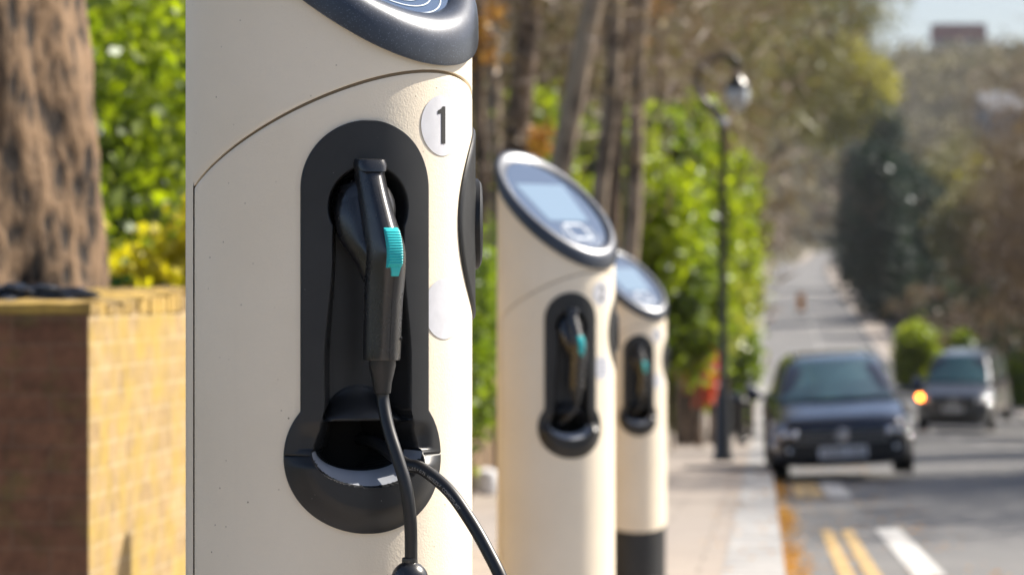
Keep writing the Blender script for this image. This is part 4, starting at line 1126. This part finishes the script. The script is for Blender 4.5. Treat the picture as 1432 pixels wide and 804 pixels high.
def vehicle(name, label, cat, paint, L=4.2, W=.87, hood=.98, nose=.74, roof=1.54, cowl=1.05, rf=1.75, rb=3.55, tail=4.0, grille_h=.16, lit=None):
    root = thing(name, label, cat); tp_ = .34 if roof < 1.6 else .16
    body = shell('body', [(0, .34, nose-.02, W*.74), (.05, .19, nose+.04, W*.86), (.16, .16, nose+.10, W*.94), (.45, .16, (nose+hood)/2+.05, W*.985), (cowl, .20, hood+.02, W), (2.2, .20, hood+.05, W), (L-.8, .20, hood+.06, W), (L-.15, .25, hood+.02, W*.94), (L, .36, hood-.1, W*.84)], paint, root, 5.0)
    cab = shell('cabin', [(cowl-.02, hood-.12, hood+.03, W*.86), (cowl+.3, hood-.1, hood+(roof-hood)*.48, W*.86), (rf, hood-.1, roof-.03, W*.83), ((rf+rb)/2, hood-.1, roof, W*.83), (rb, hood-.1, roof-.03, W*.82), (tail-.1, hood-.1, hood+.2, W*.84), (tail, hood-.1, hood+.05, W*.8)], paint, root, 6.0, taper=tp_)
    y0, y1 = cowl-.02, rf-.04
    quadpanel('windscreen', [(-W*.80, y0+.02, hood+.035), (W*.80, y0+.02, hood+.035), (W*(.83-.12)*(1-tp_*(roof-hood)), y1, roof-.045), (-W*(.83-.12)*(1-tp_*(roof-hood)), y1, roof-.045)], M['car_glass'], root, (0, -.10, .012))
    for s_ in (-1, 1):
        for (a, b_) in ((cowl+.42, (rf+rb)/2-.05), ((rf+rb)/2+.05, rb+.1)):
            c = [(s_*(W*.872), a, hood+.02), (s_*(W*.872), b_, hood+.02), (s_*(W*.845*(1-tp_*(roof-.12-hood))), b_-.05, roof-.12), (s_*(W*.845*(1-tp_*(roof-.12-hood))), max(a+.38 if a < 1.8 else a, a), roof-.12)]
            if s_ < 0: c = [c[1], c[0], c[3], c[2]]
            quadpanel('side_window', c, M['car_glass'], root)
    # front end
    MB().box(-W*.60, W*.60, -.035, .10, nose-.20, nose-.20+grille_h).build('grille', M['trim'], root, sharp=20)
    mb = MB().box(-W*.80, W*.80, -.045, .10, .27, .43); mb.build('lower_grille', M['trim'], root, sharp=20)
    gr = MB()
    for z in (nose-.17, nose-.12, nose-.07): gr.box(-W*.58, W*.58, -.045, -.036, z, z+.012)
    gr.build('grille_bar', M['alloy'], root, sharp=20)
    em = MB().lathe([(.075, -.065), (.078, -.058), (.066, -.052), (.06, -.055)], 28, 'y', o=(0, 0, nose-.10)); eo = em.build('emblem', M['chrome'], root)
    e = MB()
    for (xa, za, xb, zb_) in ((-.035, .045, -.0, .005), (.0, .005, .035, .045), (-.052, .02, -.022, -.045), (-.022, -.045, 0, -.005), (0, -.005, .022, -.045), (.022, -.045, .052, .02)):
        e.tube([(xa, -.070, nose-.10+za), (xb, -.070, nose-.10+zb_)], .006, 6)
    e.build('emblem_letters', M['chrome'], eo)
    npl = MB().box(-.26, .26, -.075, -.055, nose-.335, nose-.215).build('number_plate', M['plate'], root, sharp=20)
    for i in range(7):
        c = MB(); x = -.215+.062*i+(.03 if i > 3 else 0); c.box(x, x+.012, -.079, -.0752, nose-.312, nose-.238); c.box(x+.026, x+.038, -.079, -.0752, nose-.312, nose-.238)
        c.box(x+.0125, x+.0255, -.079, -.0752, nose-.312+(.031 if i % 2 else .06), nose-.298+(.031 if i % 2 else .06))
        c.build('plate_character', M['trim'], npl, smooth=False)
    for s_ in (-1, 1):
        hl = MB(); vs = []; n1_, n2_ = 14, 10
        for j in range(n2_+1):
            for k in range(n1_+1):
                u, v = k/n1_, j/n2_; x = s_*W*(.56+.42*u); z = nose-.17+.19*v+.05*u*v; y = .015+.30*u**2.2+.05*v-.035*math.sin(PI*u)*math.sin(PI*v)-.02
                vs.append((x, y, z))
        ff = grid(None, n1_+1, n2_+1); hl.add(vs, ff if s_ > 0 else [tuple(reversed(q)) for q in ff])
        h = hl.build('headlight', M['head_glass'], root)
        for (ux, uy) in ((.66, -.02), (.80, .045)):
            MB().lathe([(.004, -.05), (.03, -.044), (.052, -.02), (.058, .01), (.05, .03)], 20, 'y', o=(s_*W*ux, uy, nose-.08)).build('headlight_lens', M['chrome'], h)
        for zz, xx in ((.0, .93), (-.10, .95), (.06, .80)):                # added shallow chrome domes, tilted to throw a sun glint
            nv = Vector((s_*.57, -.59, .58)).normalized(); e1 = nv.orthogonal().normalized(); e2 = nv.cross(e1); c0 = Vector((s_*W*xx, -.005, nose-.05+zz)); vv = [c0+nv*.012]
            for rr_ in (.010, .020, .030, .038):
                for q_ in range(16): a_ = 2*PI*q_/16; vv.append(c0+nv*(.012-rr_*rr_/.28)+(e1*math.cos(a_)+e2*math.sin(a_))*rr_)
            ff = [(0, 1+q_, 1+(q_+1) % 16) for q_ in range(16)]+[(1+16*r_+q_, 17+16*r_+q_, 17+16*r_+(q_+1) % 16, 1+16*r_+(q_+1) % 16) for r_ in range(3) for q_ in range(16)]
            MB().add(vv, ff).build('glint_dome', M['chrome'], h)
        if lit == s_:
            MB().lathe([(.01, -.05), (.05, -.04), (.065, 0), (.06, .04)], 20, 'y', o=(s_*W*.88, .04, nose-.0)).build('indicator', M['amber'], root)
        MB().lathe([(.004, -.03), (.045, -.02), (.055, 0), (.05, .03)], 18, 'y', o=(s_*W*.74, -.02, .36)).build('fog_light', M['head_glass'], root)
        mr = MB(); vs = []; n = 16; prof = [(.0, .02), (.04, .07), (.10, .085), (.15, .07), (.17, .02)]
        for (dx, rr_) in prof:
            for k in range(n): a = 2*PI*k/n; vs.append((s_*(W+.06+dx), cowl+.38+rr_*.75*math.cos(a), hood+.10+rr_*math.sin(a)))
        mr.add(vs, grid(None, n, 5, True)); mr.tube([(s_*(W*.86), cowl+.42, hood+.05), (s_*(W+.08), cowl+.39, hood+.07)], .025, 8)
        mr.build('door_mirror', paint, root)
        dh = MB().box(s_*W-.004, s_*W+.022, 1.95, 2.15, hood-.10, hood-.07); dh.build('door_handle', M['alloy'], root, sharp=20)
        for y in (.78, L-.82):
            wh = thing('wheel', '', 'x'); del wh['label']; del wh['category']; wh.parent = root; wh.location = (s_*(W-.10), y, .315)
            MB().lathe([(.20, -.10), (.29, -.105), (.315, -.08), (.32, 0), (.315, .08), (.29, .105), (.20, .10)], 32, 'x').build('tyre', M['tyre'], wh)
            r2 = MB().lathe([(.205, -.06), (.205, .06), (.20, .085), (.185, .06), (.05, .05), (.04, .075), (.01, .08)] if s_ > 0 else [(.01, -.08), (.04, -.075), (.05, -.05), (.185, -.06), (.20, -.085), (.205, -.06), (.205, .06)], 30, 'x')
            for k in range(5):
                a = 2*PI*k/5; r2.tube([(s_*.075, .03*math.cos(a), .03*math.sin(a)), (s_*.08, .19*math.cos(a), .19*math.sin(a))], .02, 6)
            r2.build('rim', M['alloy'], wh, sharp=40)
            ar = MB().lathe([(.36, -.02), (.37, .0), (.35, .012)], 28, 'x', o=(s_*(W-.006), y, .33)).build('wheel_arch', M['trim'], root)
    MB().tube([(-W*.55, rf+.1, roof+.0), (-W*.55, rb-.1, roof+.0)], .015, 6).build('roof_rail', M['alloy'], root); MB().tube([(W*.55, rf+.1, roof+.0), (W*.55, rb-.1, roof+.0)], .015, 6).build('roof_rail', M['alloy'], root)
    return root
def seat(o, x, y, yaw, roll=0, pitch=.0):
    t = x-XK(y); o.location = (x, y, road_z(t, y)); o.rotation_euler = (pitch, roll, yaw)
c1 = vehicle('parked_car', 'dark blue hatchback facing the camera beside the kerb', 'car', M['car_blue'], L=3.9, W=.775, hood=.80, nose=.60, roof=1.26, cowl=.98, rf=1.75, rb=3.2, tail=3.75)
D1 = 36.3; seat(c1, (1181-716)*D1/4700, D1, R(-3.2), R(-3.0), R(1.9))
v1 = vehicle('van', 'grey people carrier with a lit amber indicator on the right of the road', 'van', M['car_silver'], 4.8, .95, 1.16, .86, 1.88, .85, 1.55, 4.3, 4.75, .18, lit=-1)
D2 = 84; seat(v1, (1333-716)*D2/4700, D2, R(-15), 0, R(1.9))
HAZE=0.00009

# ------------------------------------------------------------------ light, air, camera
w = bpy.data.worlds.new('World'); S.world = w; w.use_nodes = True; nt = w.node_tree
sky = nt.nodes.new('ShaderNodeTexSky'); sky.sky_type = 'NISHITA'; sky.sun_disc = False
EL, AZ = R(43), math.atan2(.90, .42)
sky.sun_elevation = EL; sky.sun_rotation = AZ; sky.air_density = .8; sky.dust_density = 2.2; sky.ozone_density = 1.6
bg = nt.nodes['Background']; bg.inputs['Strength'].default_value = .082
nt.links.new(sky.outputs[0], bg.inputs[0])
sd = Vector((math.sin(AZ)*math.cos(EL), math.cos(AZ)*math.cos(EL), math.sin(EL)))
L = bpy.data.lights.new('sun', 'SUN'); L.energy = 5.0; L.angle = R(.53); L.color = (1, .925, .81)
lo = bpy.data.objects.new('sun', L); C.objects.link(lo); lo.rotation_euler = sd.to_track_quat('Z', 'Y').to_euler(); lo.location = (40, 20, 40)
if HAZE:
    hz = MB().box(-950, 1150, -70, 1950, -14, 180).build('haze', None, smooth=False); tag(hz, None, None, kind='stuff')
    m = bpy.data.materials.new('haze air'); m.use_nodes = True; n_ = m.node_tree; n_.nodes.remove(n_.nodes['Principled BSDF'])
    pv = n_.nodes.new('ShaderNodeVolumePrincipled'); pv.inputs['Color'].default_value = (.92, .93, .95, 1); pv.inputs['Density'].default_value = HAZE
    n_.links.new(pv.outputs[0], n_.nodes['Material Output'].inputs['Volume']); hz.data.materials.append(m)
cam = bpy.data.cameras.new('camera'); co = bpy.data.objects.new('camera', cam); C.objects.link(co)
co.location = (0, 0, EYE); co.rotation_euler = (R(90), 0, 0)
cam.sensor_width = 36; cam.lens = 36*4700/1432; cam.clip_start = .1; cam.clip_end = 5000
cam.dof.use_dof = True; cam.dof.focus_distance = 3.69; cam.dof.aperture_fstop = cam.lens/14.0
S.camera = co
S.view_settings.view_transform = 'Standard'; S.view_settings.look = 'None'; S.view_settings.gamma = 1
S.view_settings.exposure = 1.0
S.cycles.use_denoising = True; S.cycles.max_bounces = 8; S.cycles.transparent_max_bounces = 8
S.cycles.volume_bounces = 0; S.cycles.sample_clamp_indirect = 6
S.cycles.use_adaptive_sampling = True; S.cycles.adaptive_threshold = .02
S.render.resolution_x = 1024; S.render.resolution_y = 574
